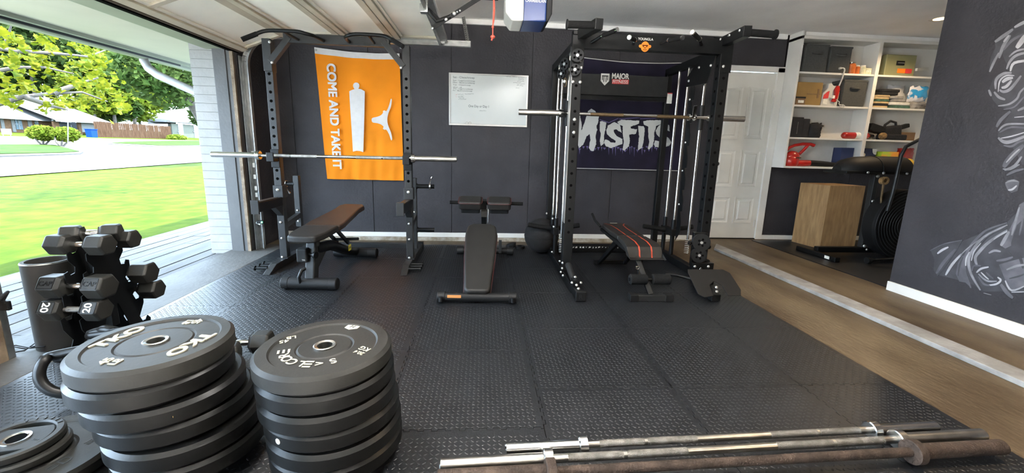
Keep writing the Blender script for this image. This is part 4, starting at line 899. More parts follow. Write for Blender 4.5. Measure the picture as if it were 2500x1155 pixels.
# third shelf
bp1 = thing('document_case', 'navy and black upright document case in the third shelf corner', 'case', (3.73,4.86,1.34))
B().box(3.665, 3.815, 4.81, 4.96, 1.34, 1.575).build('case_body', 'cloth_black', bp1, .006); B().box(3.650, 3.664, 4.80, 4.95, 1.34, 1.58).build('binder_spine', 'navy_box', bp1, .002); B().box(3.745,3.748,4.808,4.81,1.38,1.52).build('zip', 'aluminium', bp1)
tag(B().box(3.818, 3.905, 4.82, 4.96, 1.34, 1.56).build('black_case', 'cloth_black', None, .008), 'plain black upright case between the document case and the soft bag', 'case')
bgk = softbag('gear_bag', 'small black soft bag with a silver clip on the third shelf', 3.89, 4.09, 4.80, 1.34, 1.515, 'cloth_black', 6, .12)
B().box(4.05,4.065,4.785,4.80,1.47,1.49).build('clip', 'chrome', bgk)
ex = thing('fire_extinguisher', 'small red fire extinguisher lying on the third shelf across the divider', 'extinguisher', (4.52,4.87,1.34))
B().lathe([(.0001,0),(.025,.004),(.038,.02),(.040,.05),(.040,.30),(.034,.325),(.016,.34),(.014,.36)], (4.365,4.838-.1+.11,1.382), 'X', 24, True).build('cylinder', 'red_plastic', ex)
B().lathe([(.0405,.15),(.0405,.26)], (4.365,4.848,1.382), 'X', 24).build('white_band', 'label_white', ex)
B().lathe([(.014,.35),(.02,.36),(.02,.40),(.0001,.41)], (4.365,4.848,1.382), 'X', 14).build('valve', 'black_plastic', ex)
# black machine parts on the third right shelf
dr = thing('camera_rig', 'tangle of black straps and gear piled on the third right shelf', 'gear', (5.02,4.87,1.34))
B().obox((4.76,4.85,1.475), .17, .10, .085, Matrix.Rotation(.25,3,'Y')).build('case', 'black_plastic', dr, .01)
B().tube([(4.86,4.83,1.44),(4.87,4.82,1.52),(4.93,4.82,1.565),(5.0,4.82,1.55),(5.02,4.82,1.48)], .014, 8).build('strap_loop', 'cloth_black', dr)
B().obox((4.98,4.86,1.44), .22, .12, .14, Matrix.Rotation(-.15,3,'Y')).build('pouch', 'cloth_black', dr, .02)
B().obox((5.12,4.85,1.50), .16, .06, .05, Matrix.Rotation(-.3,3,'Y')).build('arm', 'black_plastic', dr, .01)
B().obox((5.0,4.84,1.375), .30, .12, .066).build('base_pouch', 'cloth_black', dr, .015)
tag(B().box(5.06, 5.30, 4.83, 4.95, 1.34, 1.44).build('brown_carton', 'cardboard_brown', None, .004), 'low brown carton behind the black straps on the third shelf', 'box')
tag(B().sph((4.845,4.80,1.385), .042, 14, 10, (1.2,.8,1)).build('work_glove', 'brown_fur'), 'crumpled brown leather glove on the third right shelf', 'glove')
# lowest shelf: red leaf blower
lb = thing('leaf_blower', 'red electric leaf blower with black nozzle lying on the lowest shelf', 'leaf blower', (3.80,4.87,.997))
B().sph((3.775,4.865,1.10), .085, 20, 14, (1.05,.8,.95)).build('motor_housing', 'red_plastic', lb)
B().lathe([(.0001,-.10),(.05,-.095),(.085,-.05),(.09,0),(.08,.04),(.05,.06)], (3.775,4.87,1.053), 'X', 22, True).build('fan_housing', 'red_plastic', lb)
B().tube([(3.79,4.85,1.04),(3.88,4.845,1.03),(3.99,4.84,1.04)], [.042,.042,.036], 16).build('outlet', 'red_plastic', lb)
B().tube([(3.99,4.84,1.04),(4.15,4.84,1.035),(4.40,4.85,1.022)], [.034,.031,.024], 16).build('nozzle', 'black_plastic', lb)
B().tube([(3.67,4.85,1.16),(3.70,4.84,1.215),(3.76,4.835,1.245),(3.86,4.83,1.265),(3.96,4.828,1.265),(4.005,4.828,1.25)], [.014,.018,.018,.018,.020,.022], 12).build('handle', 'red_plastic', lb)
B().tube([(3.93,4.83,1.255),(3.90,4.84,1.20),(3.855,4.85,1.145)], .018, 12).build('rear_grip', 'red_plastic', lb)
B().obox((3.80,4.785,1.10), .06, .006, .012).build('badge', 'chrome', lb)
nb = thing('navy_case', 'flat navy box with a white corner label standing behind the divider', 'box', (4.62,4.92,.997))
B().box(4.40, 4.565, 4.86, 4.97, .997, 1.235).box(4.63, 4.86, 4.86, 4.97, .997, 1.235).box(4.40, 4.86, 4.976, 4.984, .997, 1.235).build('box_body', 'navy_box', nb, .002)
B().prism([(4.80,1.23),(4.86,1.23),(4.86,1.16),(4.83,1.165),(4.81,1.19)], 0, .002, lambda u, v, w: (u, 4.858-w, v)).build('corner_label', 'label_white', nb); B().cyl((4.70,4.8575,1.155),(4.70,4.8595,1.155),.022,n=16).build('round_label', 'label_white', nb)
cs = tag(B().box(4.90, 5.12, 4.82, 4.95, .997, 1.20).build('striped_packet', 'lime'), 'lime and orange packet on the lowest right shelf', 'packet')
tag(B().sph((5.28,4.83,1.06), .065, 16, 12, (1,.8,1.0)).build('yellow_ball', 'yellow_plastic'), 'small yellow ball on the lowest shelf behind the bike', 'ball')
softbag('red_bag', 'crumpled red and white packet at the right end of the lowest shelf', 5.2, 5.42, 4.88, .997, 1.25, 'red_plastic', 9, .08)
# ---------------- plywood box
pb = thing('plyo_box', 'tall bare plywood jump box under the shelves', 'jump box', (3.96,4.44,RZ+.008), .10, None, True)
w_, d_2, h_ = .48, .40, .745
for nm, bx in (('front_panel',(0,w_,0,.018,0,h_)),('back_panel',(0,w_,d_2-.018,d_2,0,h_)),('side_panel',(0,.018,.018,d_2-.018,0,h_)),('side_panel',(w_-.018,w_,.018,d_2-.018,0,h_)),('top_panel',(.018,w_-.018,.018,d_2-.018,h_-.018,h_))): B().box(*bx).build(nm, 'plywood', pb, .0015)
# ---------------- air bike
ab = thing('air_bike', 'black fan exercise machine with curved hood in the alcove beside the jump box', 'exercise bike', (4.3,4.1,RZ+.008))
z0 = RZ+.008
B().box(3.63, 3.69, 3.86, 4.40, z0, z0+.05).build('front_stabiliser', 'black_powder', ab, .006)
B().box(3.626, 3.63, 3.93, 3.99, z0+.012, z0+.042).build('label', 'label_white', ab)
B().box(3.69, 4.95, 4.16, 4.22, z0+.03, z0+.09).build('base_beam', 'black_powder', ab, .006)
po = B().box(4.20, 4.25, 4.16, 4.22, z0+.05, 1.0).build('front_post', 'grey_powder', ab, .005)
for z in (.16, .57, .66, .93): bolt(ab, (4.225, 4.158, z), (0,-1,0), 1.5)
for z in (.12, .90): bolt(ab, (4.262, 4.158, z), (0,-1,0), 1.1)
B().box(4.25, 4.70, 4.16, 4.20, .60, .65).build('cross_tube', 'black_powder', ab, .004)
hood = B(); n = 14; prof = [(4.15+.17*math.cos(math.pi*k/n), .985+.155*math.sin(math.pi*k/n)) for k in range(n+1)]
secs = [(3.74,.35),(3.80,.72),(3.92,.93),(4.10,1.0),(4.44,1.0)]
V = []; 
for x, s in secs: V += [(x, 4.15+(y-4.15)*s, .985+(z-.985)*s) for y, z in prof]
F = [(i*(n+1)+k, i*(n+1)+k+1, (i+1)*(n+1)+k+1, (i+1)*(n+1)+k) for i in range(len(secs)-1) for k in range(n)]
hood.add(V, F, True); hood.add(V[-(n+1):], [tuple(range(n+1))]); hood.add(V[:n+1], [tuple(range(n,-1,-1))])
ho = hood.build('hood', 'black_plastic', ab); B().tube([(4.10, 4.15+(y-4.15)*1.01, .985+(z-.985)*1.012) for y, z in prof], .004, 6).build('hood_seam', 'black_powder', ho)
B().box(3.72, 4.60, 4.0, 4.30, .955, .985).build('top_tray', 'black_powder', ab, .006)
for x in (3.95, 4.12, 4.38): bolt(ab, (x, 3.998, .972), (0,-1,0), 1.2)
fc = Vector((4.50,4.02,.43)); FR = .37
fan = B().lathe([(.0001,-.04),(.06,-.04),(FR-.03,-.02),(FR,.0),(FR,.12),(FR-.03,.14),(.0001,.14)], fc, 'Y', 48).build('fan_drum', 'black_plastic', ab)
cg_ = B()
for k in range(9): 
    r = FR-.004-.030*k; cg_.tube([(fc.x+r*math.cos(a), fc.y-.035-.01*(k > 0), fc.z+r*math.sin(a)) for a in [q*math.pi/24 for q in range(48)]], .0035, 5, True)
o_ = cg_.build('fan_cage', 'grey_powder', fan); o_['kind'] = 'stuff'
hbv = [at(2166,515,Y=3.96), at(2180,470,Y=3.96), at(2200,380,Y=3.96), at(2212,358,Y=3.95), at(2250,338,Y=3.93), at(2285,322,Y=3.90)]
B().tube(hbv, .017, 12).build('handlebar', 'grey_powder', ab)
pd_ = at(2158,441,Y=4.05)
B().lathe([(.022,-.02),(.042,-.02),(.042,.02),(.022,.02)], pd_, 'Y', 18).build('pedal', 'brown_fur', ab); B().tube([pd_, at(2152,480,Y=4.05), at(2150,520,Y=4.05)], .012, 8).build('crank', 'bronze_grip', ab)
fw_ = at(2120,636,Z=z0+.03); B().lathe([(.0001,-.02),(.032,-.02),(.032,.02),(.0001,.02)], fw_, 'X', 18).build('transport_wheel', 'black_plastic', ab)
B().tube([fw_, fw_+Vector((.28,.0,.02)), fw_+Vector((.5,.1,.02))], .016, 8).build('rear_stabiliser', 'black_powder', ab)
# ============================================================ WALL PIECES
def poly_px(pts, Y, ox, oy, s, t=.001):
    """outline read off the photo, laid flat on the wall plane Y"""
    q = [at(ox+x/s, oy+y/s, Y=Y) for x, y in pts]
    return [(p.x, p.z) for p in q]
def on_wall(bb, poly, Y, t=.001): return bb.prism(poly, 0, t, lambda u, v, w: (u, Y-w, v))
# ---------------- whiteboard
tl = at(1096,177,Y=4.985); brp = at(1286.5,311,Y=4.985); x0, x1, z1, z0_ = tl.x, brp.x, tl.z, brp.z
wbd = thing('whiteboard', 'white dry-erase board with a handwritten weekly plan on the dark wall', 'whiteboard', ((x0+x1)/2, 4.99, z0_))
B().box(x0+.01, x1-.01, 4.984, 4.998, z0_+.01, z1-.01).build('board_panel', 'board_white', wbd)
for nm, bx in (('frame_rail',(x0,x1,4.978,4.998,z1-.018,z1)),('frame_rail',(x0,x1,4.974,4.998,z0_,z0_+.022)),('frame_stile',(x0,x0+.018,4.978,4.998,z0_+.022,z1-.018)),('frame_stile',(x1-.018,x1,4.978,4.998,z0_+.022,z1-.018))): B().box(*bx).build(nm, 'aluminium', wbd, .002)
WYB = 4.983
lines = [('Sat - Chest/tricep',208,.030,.245),('Sun - Legs/core/tricep',264,.021,.25),('Mon - Back/core/bicep',300,.021,.25),('Tue - Chest/tricep',340,.020,.20),('Wed - off',380,.018,.10),('Thu - Legs/core/bicep',408,.020,.225),('Fri - Back/core/tricep',442,.020,.22)]
for s, py, sz, w in lines:
    p = at(1080+180/7.218, 160+py/7.218, Y=WYB); text(s, (p.x+w/2+.005, WYB, p.z), (1,0,.0), (0,0,1), sz, 'marker_ink', wbd, .0004, width=w, name='handwriting')
p = at(1080+640/7.218, 160+725/7.218, Y=WYB); text('One Day or Day 1', p, (1,0,0), (0,0,1), .038, 'marker_ink', wbd, .0004, width=.235, name='handwriting')
def scrib(rows, name='handwriting', mt='marker_ink', seed=1):
    rr = random.Random(seed); bb = B()
    for (xa, xb, py) in rows:
        x = xa
        while x < xb:
            w = rr.uniform(6,14); p0 = at(1080+x/7.218, 160+(py+rr.uniform(-6,6))/7.218, Y=WYB); p1 = at(1080+(x+w)/7.218, 160+(py+rr.uniform(-8,8))/7.218, Y=WYB)
            bb.bar(p0, p1, .0004, .0028, (0,0,1)); x += w+rr.uniform(1,7)
    bb.build(name, mt, wbd)['kind'] = 'stuff'
scrib([(1130,1210,195),(1240,1320,200),(1335,1430,205),(1335,1430,229),(1335,1430,252),(1320,1430,280),(1250,1380,300),(1315,1440,328),(1315,1420,354),(1295,1355,398)])
scrib([(275,360,508),(395,550,502),(275,370,543),(285,370,570),(285,410,595),(650,770,797)], seed=4)
scrib([(232,255,512),(236,250,545)], 'handwriting_red', 'marker_red', 5)
for px_ in (433, 487):
    p = at(1080+px_/7.218, 160+1015/7.218, Y=WYB); tag(B().lathe([(.0001,-.010),(.013,-.010),(.015,-.007),(.015,0)], p, 'Y', 18).build('magnet', 'galvanised'), 'small round silver magnet, %s one at the foot of the whiteboard' % ('left' if px_ < 450 else 'right'), 'magnet', 'magnets on the whiteboard')
# ---------------- orange flag
FY = 4.962
fg = thing('orange_flag', 'bright orange hanging flag with white writing, cannon and longhorn emblem', 'flag', (-1.41,4.97,.655))
TLp, TRp, BLp, BRp = at(767,115,Y=FY), at(984,131,Y=FY), at(798,437,Y=FY), at(983,441,Y=FY)
TRp.x = -.945; BRp.x = -.93
def flag_cloth(TLp, TRp, BLp, BRp, mt, name, parent, v0=0, v1=1, n=40, m=50, amp=.006, sag=.02, dy=0):
    bb = B(); V = []
    for j in range(m+1):
        v = v0+(v1-v0)*j/m
        for i in range(n+1):
            u = i/n; a = TLp.lerp(TRp, u); c = BLp.lerp(BRp, u); p = a.lerp(c, v)
            z = p.z - sag*math.sin(math.pi*u)*(1-v)
            y = p.y + dy + amp*math.sin(u*19+v*1.6+1.2*math.sin(v*3)) * (.5+.5*math.sin(u*3+v)) + amp*.7*math.sin(u*41+v*7)*v*v
            V.append((p.x, y, z))
    F = [(j*(n+1)+i, (j+1)*(n+1)+i, (j+1)*(n+1)+i+1, j*(n+1)+i+1) for j in range(m) for i in range(n)]
    k = len(V); V2 = [(x, y+.0015, z) for x, y, z in V]
    bb.add(V, F, True); bb.add(V2, [f[::-1] for f in F], True); return bb.build(name, mt, parent)
flag_cloth(TLp, TRp, BLp, BRp, 'orange_cloth', 'cloth', fg, .045, 1, amp=.0085)
flag_cloth(TLp, TRp, BLp, BRp, 'white_cloth', 'hem', fg, 0, .045, m=3)
for p in (TLp, TRp): B().lathe([(.005,-.004),(.010,-.004),(.010,.002),(.005,.002)], p+Vector((.018 if p is TLp else -.018,-.004,-.03)), 'Y', 12).build('grommet', 'galvanised', fg)
PY = FY-.021
p0 = at(808,155,Y=PY); p1 = at(824,413,Y=PY); dn = (p1-p0).normalized(); rt = Vector((0,1,0)).cross(dn); rt = Vector((-dn.z,0,dn.x)); rt = rt if rt.x > 0 else -rt
tb2 = B()
for du, dv in ((-.004,-.004),(.004,-.004),(-.004,.004),(.004,.004)): text('COME AND TAKE IT', (p0+p1)/2+dn*du+rt*dv+Vector((0,-.0002*(du > 0)-.0001*(dv > 0),0)), dn, rt, .130, 'white_cloth', fg, .001, 0, width=(p1-p0).length-.01, b=tb2)
tb2.build('lettering', 'white_cloth', fg)
def soft(poly, k=4):
    n = len(poly); out = []
    for i in range(n):
        a, b0, c, d = poly[i-1], poly[i], poly[(i+1) % n], poly[(i+2) % n]
        for j in range(k):
            t = j/k; out.append(tuple(.5*((2*b0[q])+(-a[q]+c[q])*t+(2*a[q]-5*b0[q]+4*c[q]-d[q])*t*t+(-a[q]+3*b0[q]-3*c[q]+d[q])*t**3) for q in (0,1)))
    return out
cn = [(768,585),(784,577),(802,571),(796,562),(792,550),(795,538),(803,531),(812,529),(822,531),(831,538),(834,550),(831,561),(826,568),(846,573),(868,585),(866,700),(862,850),(858,975),(838,968),(815,966),(792,972),(785,850),(775,700)]
on_wall(B(), poly_px(cn, PY, 560, 0, 2.625), PY, .001).build('cannon_print', 'white_cloth', fg)
lh = [(912,768),(918,756),(950,748),(972,738),(985,722),(984,712),(996,708),(1006,712),(1022,680),(1034,636),(1041,640),(1036,682),(1018,730),(1012,770),(1018,805),(1036,850),(1043,890),(1036,898),(1024,862),(1006,832),(994,832),(984,824),(988,812),(972,798),(950,790),(918,784)]
on_wall(B(), poly_px(soft(lh), PY, 560, 0, 2.625), PY, .001).build('longhorn_print', 'white_cloth', fg)
# ---------------- black band flag behind the machine
bf = thing('black_flag', 'dark purple-black flag with ragged white band lettering behind the cable machine', 'flag', (1.75,4.97,.9))
TL2, TR2, BL2, BR2 = at(1413,138,Y=FY), at(1668,152,Y=FY), at(1392,411,Y=FY), at(1668,418,Y=FY)
TL2.x = 1.07; BL2.x = 1.05; TR2.x = 2.40; BR2.x = 2.42
flag_cloth(TL2, TR2, BL2, BR2, 'flag_black', 'cloth', bf, 0, 1, amp=.004, sag=.03)
flag_cloth(TL2, TR2, BL2, BR2, 'print_white', 'hem', bf, 0, .006, m=1, amp=.004, sag=.03, dy=-.002)
flag_cloth(TL2, TR2, BL2, BR2, 'print_white', 'hem', bf, .994, 1, m=1, amp=.004, sag=0, dy=-.002)
LT = {'M': [(135,275),(160,268),(185,310),(192,400),(212,490),(205,585),(262,420),(290,325),(330,290),(372,312),(432,385),(420,470),(398,522),(410,560),(390,640),(396,745),(362,838),(332,832),(302,792),(322,690),(312,615),(272,645),(232,750),(177,795),(150,720),(128,600)],
 'I': [(445,455),(475,450),(525,470),(515,560),(498,640),(492,740),(455,770),(443,700),(457,620),(440,560)],
 'S': [(625,460),(700,498),(724,600),(680,575),(650,553),(620,560),(625,600),(660,640),(732,680),(730,742),(650,772),(590,797),(520,770),(498,722),(512,688),(540,690),(580,722),(640,727),(645,702),(580,662),(537,622),(528,570),(545,508),(590,483)],
 'F': [(668,460),(720,433),(946,445),(945,482),(870,508),(835,520),(840,545),(922,555),(905,612),(820,625),(827,700),(815,772),(755,832),(735,812),(752,720),(735,600),(737,512),(690,495)],
 'I2': [(935,513),(1000,515),(1020,545),(1003,700),(985,792),(930,827),(935,760),(947,650),(938,570)],
 'T': [(1000,450),(1050,440),(1270,438),(1250,482),(1165,512),(1142,600),(1137,700),(1120,772),(1070,817),(1055,802),(1077,730),(1063,620),(1062,520),(1005,492)],
 'S2': [(1330,500),(1240,485),(1190,515),(1156,580),(1180,632),(1232,675),(1290,700),(1285,720),(1225,722),(1180,700),(1150,698),(1134,740),(1150,782),(1240,790),(1330,770),(1360,720),(1320,660),(1250,620),(1240,575),(1290,560),(1340,580)]}
def rag(poly, seed):
    rr = random.Random(seed); out = []
    for (x0, y0), (x1, y1) in zip(poly, poly[1:]+poly[:1]):
        n = max(1, int(math.hypot(x1-x0, y1-y0)/14))
        for k in range(n): out.append((x0+(x1-x0)*k/n+rr.uniform(-3,3), y0+(y1-y0)*k/n+rr.uniform(-3,3)))
    return out
for k, (nm, pl) in enumerate(LT.items()): on_wall(B(), poly_px(rag(pl, k), PY+.004, 1380, 210, 5.25), PY+.004, .001).build('letter', 'flag_white', bf)
rr = random.Random(11)
dp = []
xx = 135
while xx < 1250:
    y_ = 800+rr.uniform(-25,30); h = rr.uniform(15,120) if rr.random() < .5 else rr.uniform(8,40); w = rr.uniform(10,26)
    on_wall(B(), poly_px([(xx,y_-8),(xx+w*1.6,y_-6),(xx+w,y_+14),(xx+w*.72,y_+h),(xx+w*.5,y_+14)], PY+.006, 1380, 210, 5.25), PY+.006, .001).build('drip', 'flag_purple', bf)
    xx += w*rr.uniform(1.3,2.6)
for xa, xb, ya, yb in ((440,560,430,470),(560,680,470,415),(690,960,425,405),(960,1240,420,410)):
    on_wall(B(), poly_px([(xa,ya-5),(xb,yb-5),(xb,yb+4),(xa,ya+4)], PY+.006, 1380, 210, 5.25), PY+.006, .001).build('outline', 'flag_purple', bf)
# ============================================================ CEILING: GARAGE DOOR, TRACKS, OPENER
gd = thing('garage_door', 'raised cream sectional garage door lying under the ceiling', 'garage door', (-1.4,3.3,2.2))
YD0, YD1 = 2.02, 4.50
def sec(xa, za, xb, zb):
    d = Vector((xb-xa,0,zb-za)); L = d.length; d.normalize(); n = Vector((d.z,0,-d.x)); n = n if n.z < 0 else -n    # n points down
    def P(u, w): return Vector((xa,0,za))+d*u+n*w
    def slab(name, u0, u1, w0, w1, mt, parent, y0=YD0, y1=YD1, bv=.003):
        c = [P(u0,w0),P(u1,w0),P(u1,w1),P(u0,w1)]
        return B().add([(p.x,y0,p.z) for p in c]+[(p.x,y1,p.z) for p in c], [(0,1,2,3),(7,6,5,4),(0,4,5,1),(1,5,6,2),(2,6,7,3),(3,7,4,0)]).build(name, mt, parent, bv)
    pn_ = slab('section', .004, L-.004, -.018, 0, 'door_panel_cream', gd)
    for u0, u1 in ((.004,.062),(L-.062,L-.004)): slab('section_rail', u0, u1, 0, .034, 'door_rail', pn_)
    for u0, u1 in ((.062,.088),(L-.088,L-.062)): slab('rail_lip', u0, u1, 0, .016, 'door_panel_cream', pn_)
    for y in (YD1-.05, YD0+.02, 3.26): slab('section_stile', .062, L-.062, 0, .02, 'door_rail', pn_, y, y+.05)
    return pn_
XS = [(-.375,2.205),(-.90,2.205),(-1.42,2.205),(-1.94,2.19),(-2.40,2.02)]
for (xa, za), (xb, zb) in zip(XS, XS[1:]): sec(xa, za, xb, zb)
for x, z in XS[1:4]:
    for y in (3.40, 4.44): B().box(x-.05, x+.05, y-.03, y+.03, z-.028, z-.021).cyl((x,y-.03,z-.032),(x,y+.03,z-.032),.008,n=10).build('hinge', 'galvanised', gd, .001)
B().box(-.44, -.375, YD0, YD1, 2.165, 2.205).box(-.455,-.44,YD0,YD1,2.13,2.205).build('strut', 'galvanised', gd, .002)
B().box(-2.435, -2.39, YD0, YD1, 1.985, 2.02).build('bottom_seal', 'rubber_seal', gd, .006)
B().box(-2.46, -2.42, 2.05, 4.50, 1.975, 2.0).build('weather_strip', 'black_deep', gd)
# tracks
tk = thing('door_track', 'galvanised garage door track rising beside the jamb and running under the ceiling', 'track', (-2.37,4.53,0))
def chan(pts, w, dpt, name, mt='galvanised'):
    pts = [Vector(p) for p in pts]; bb = B()
    for k in range(len(pts)-1):
        a, c = pts[k], pts[k+1]; d = (c-a).normalized(); s = Vector((0,1,0)); n = d.cross(s).normalized()
        for o0, o1, q0, q1 in ((-w/2,w/2,dpt,dpt+.003),(-w/2,-w/2+.003,0,dpt),(w/2-.003,w/2,0,dpt)):
            vs = [P_+n*o+s*q for P_ in (a,c) for o, q in ((o0,q0),(o1,q0),(o1,q1),(o0,q1))]
            bb.add(vs, [(0,1,2,3),(7,6,5,4),(0,4,5,1),(1,5,6,2),(2,6,7,3),(3,7,4,0)])
    return bb.build(name, mt, tk)
xv = -2.375
arc = [(xv+.30-.30*math.cos(a), 4.50, 1.86+.30*math.sin(a)) for a in [k*math.pi/20 for k in range(11)]]
chan([(xv,4.50,FL),(xv,4.50,1.86)]+arc[1:], .055, .04, 'curved_track')
chan([arc[-1],(-.14,4.50,2.16)], .055, .04, 'horizontal_track')
B().box(xv-.035, xv-.028, 4.46, 4.56, FL, 1.95).build('wall_angle', 'galvanised', tk)
for z in (.55, .62, .74, .86, .98): B().box(xv-.012, xv+.012, 4.498, 4.4995, z, z+.045).build('slot_label', 'label_white', tk)
for x in (-.42, -.95): B().cyl((x,4.47,2.165),(x,4.53,2.165),.022,n=16).build('roller', 'galvanised', tk)
hg = B(); h0, h1 = Vector((-.165,4.55,2.16)), Vector((-.235,4.90,CEIL-.005))
hg.bar(h0, h1, .035, .003, (0,1,.3)).bar(h0+Vector((.018,0,0)), h1+Vector((.018,0,0)), .003, .035, (0,1,.3))
hgo = hg.build('hanger_angle', 'galvanised', tk)
hh = B()
for k in range(14):
    p = h0.lerp(h1, (k+.5)/14); hh.cyl(p+Vector((-.006,-.0035,-.0035)), p+Vector((-.006,.001,.001)), .004, n=6).cyl(p+Vector((.016,0,0)), p+Vector((.0205,0,0)), .004, n=6)
oo = hh.build('angle_holes', 'black_deep', hgo); oo['kind'] = 'stuff'
# photo-eye sensor near the floor
se = thing('door_sensor', 'small black door sensor with a green light low on the track', 'sensor', (-2.31,4.47,.30))
p = at(640,543,Y=4.47); B().box(p.x-.05, p.x+.02, 4.455, 4.485, p.z-.012, p.z+.02).build('sensor_body', 'black_plastic', se, .003); B().cyl((p.x+.005,4.448,p.z+.004),(p.x+.005,4.456,p.z+.004),.008,n=10).build('led', 'green_led', se)
B().bar((p.x-.06,4.47,p.z),(p.x-.02,4.47,p.z-.02),.01,.02).build('bracket', 'galvanised', se)
# opener
OY = 3.34
op = thing('door_opener', 'blue and white garage door opener motor hanging from the ceiling', 'opener', (.34,OY+.15,2.1))
oz = at(1300,52,Y=OY).z; ox0 = at(1234,30,Y=OY).x; oxm = at(1279,30,Y=OY).x; oxb = at(1334,30,Y=OY).x; ox1 = at(1348,30,Y=OY).x
def prof_box(x0, x1, mt, nm, y0=OY, y1=OY+.30, ch=.04):
    return B().prism([(x0,oz+.30),(x0,oz+(.06 if nm == 'light_lens' else 0)),(x0+(.05 if nm == 'light_lens' else 0),oz),(x1,oz),(x1,oz+.30)], y0, y1, lambda u, v, w: (u, w, v)).build(nm, mt, op, .012, 3)
prof_box(ox0, oxm, 'opener_white', 'light_lens'); prof_box(oxm, oxb, 'opener_blue', 'motor_housing', OY-.006)
B().prism([(oxb,oz+.30),(oxb,oz),(oxb+.02,oz+.01),(ox1,oz+.06),(ox1,oz+.30)], OY, OY+.30, lambda u, v, w: (u, w, v)).build('end_cover', 'black_plastic', op, .008)
tp = at(1308,2,Y=OY-.0065); text('CHAMBERLAIN', (tp.x, OY-.0068, tp.z), (1,0,0), (0,0,1), .030, 'print_white', op, .0008, .01, width=.155)
for x in (ox0+.06, oxb-.02): B().box(x-.012, x+.012, OY+.14, OY+.16, oz+.29, CEIL).build('hanger_strap', 'galvanised', op)
rl_ = B().box(-2.38, ox0+.02, OY+.13, OY+.17, oz+.20, oz+.24).build('rail', 'black_powder', op, .003)
am = thing('opener_arm', 'black bolted steel arm linking the garage door to the opener rail', 'arm', (-.4,OY+.1,2.1))
AY = OY+.08
q0, q1, q2, q3 = at(1042,22,Y=AY), at(1066,52,Y=AY), at(1100,40,Y=AY), at(1185,-14,Y=AY)
B().bar(q0, q1.lerp(q2,.15), .006, .036, (0,1,0) if False else (.5,0,1)).tube([q0, q0.lerp(q1,.6), q1, q1.lerp(q2,.5), q2], .016, 8).build('curved_arm', 'black_powder', am)
q4 = at(1056,68,Y=AY); B().bar(q4, q3, .006, .034, (0,0,1)).build('straight_arm', 'black_powder', am, .002)
for px_, py_, s in ((1056,69,.8),(1089,47,1.2),(1109,33,1.2),(1096,42,.6),(1116,29,.6),(1123,26,.6)): bolt(am, at(px_,py_,Y=AY-.004), (0,-1,0), s)
B().box(q0.x-.05, q0.x+.01, AY-.03, AY+.03, q0.z-.03, q0.z+.03).build('door_bracket', 'galvanised', am, .004)
trl = B().box(q3.x-.05, q3.x+.10, AY-.025, AY+.04, q3.z-.03, q3.z+.02).build('trolley', 'black_plastic', am, .006)
cd_ = thing('release_cord', 'red emergency release cord with a knotted handle hanging from the opener rail', 'cord', tuple(at(1203,98,Y=AY-.02)))
B().tube([at(1205,-10,Y=AY-.02), at(1205,30,Y=AY-.02), at(1203,66,Y=AY-.02), at(1203,86,Y=AY-.02)], .0045, 8).tube([at(1206,-10,Y=AY-.02), at(1208,20,Y=AY-.02), at(1206,50,Y=AY-.02), at(1203,66,Y=AY-.02)], .004, 8).build('cord', 'cord_red', cd_)
B().sph(at(1203,66,Y=AY-.02), .010, 10, 8).sph(at(1203,90,Y=AY-.02), .017, 10, 8, (1.1,1,.8)).tube([at(1203,90,Y=AY-.02), at(1200,99,Y=AY-.02)], .007, 8).build('knot', 'cord_red', cd_)
# strap and wires on the near post
stp = thing('post_strap', 'black strap and clamp tied around the brown post at the left edge', 'strap', (-2.42,2.10,.45))
p = at(20,745,X=-2.40); B().box(-2.44, -2.37, p.y-.03, 2.145, p.z-.02, p.z+.03).build('clamp', 'black_plastic', stp, .006); B().tube([(-2.40,p.y-.02,p.z+.03),(-2.39,p.y+.0,p.z+.07),(-2.38,2.10,p.z+.05)], .008, 8).build('strap_loop', 'cloth_black', stp)
for k, pts in enumerate(([(0,840),(30,846),(62,852),(95,843),(108,825)], [(0,862),(25,862),(60,856),(85,838),(104,818)], [(5,850),(40,843),(75,850),(110,846)])):
    tag(B().tube([at(x,y,Z=.0+.01*k) for x, y in pts], .0035, 6).build('cable', 'black_plastic'), ['thin black cable on the concrete, uppermost of the three by the post','thin black cable curling up behind the storage tube','thin black cable, lowest of the three on the concrete by the post'][k], 'cable', 'cables by the post')
B().box(-2.47, -2.425, 2.128, 2.165, FL, 2.0).build('track_post', 'galvanised', None, .003)
struct(bpy.data.objects['track_post']); bpy.data.objects['track_post'].name = 'trim_7'
# ============================================================ RECESSED LAMPS AND ADDED FILL LAMPS
def can(x, y, label, power, warm=(1.0,.74,.45), cone=2.6):
    t = thing('recessed_light', label, 'lamp', (x,y,CEIL), 0, 'recessed ceiling lamps')
    B().lathe([(.055,-.001),(.085,-.004),(.088,0)], (x,y,CEIL), 'Z', 28).build('trim_ring', 'white_paint', t)
    B().lathe([(.0001,-.002),(.055,-.002)], (x,y,CEIL), 'Z', 28).build('lens', 'lamp_glow', t)
    l = bpy.data.lights.new('lamp', 'SPOT'); l.energy = power; l.color = warm; l.shadow_soft_size = .05; l.spot_size = cone; l.spot_blend = .5
    o = bpy.data.objects.new('recessed_lamp', l); COL.objects.link(o); o.parent = t; o.location = (0,0,-.02)
_lp = at(2296,46,Z=CEIL)
can(_lp.x, _lp.y, 'lit warm recessed ceiling lamp in the alcove beside the painted wall', 14)
can(2.95, 1.55, 'recessed ceiling lamp over the bare concrete strip', 22)
can(2.95, -.9, 'recessed ceiling lamp over the floor behind the camera', 22)
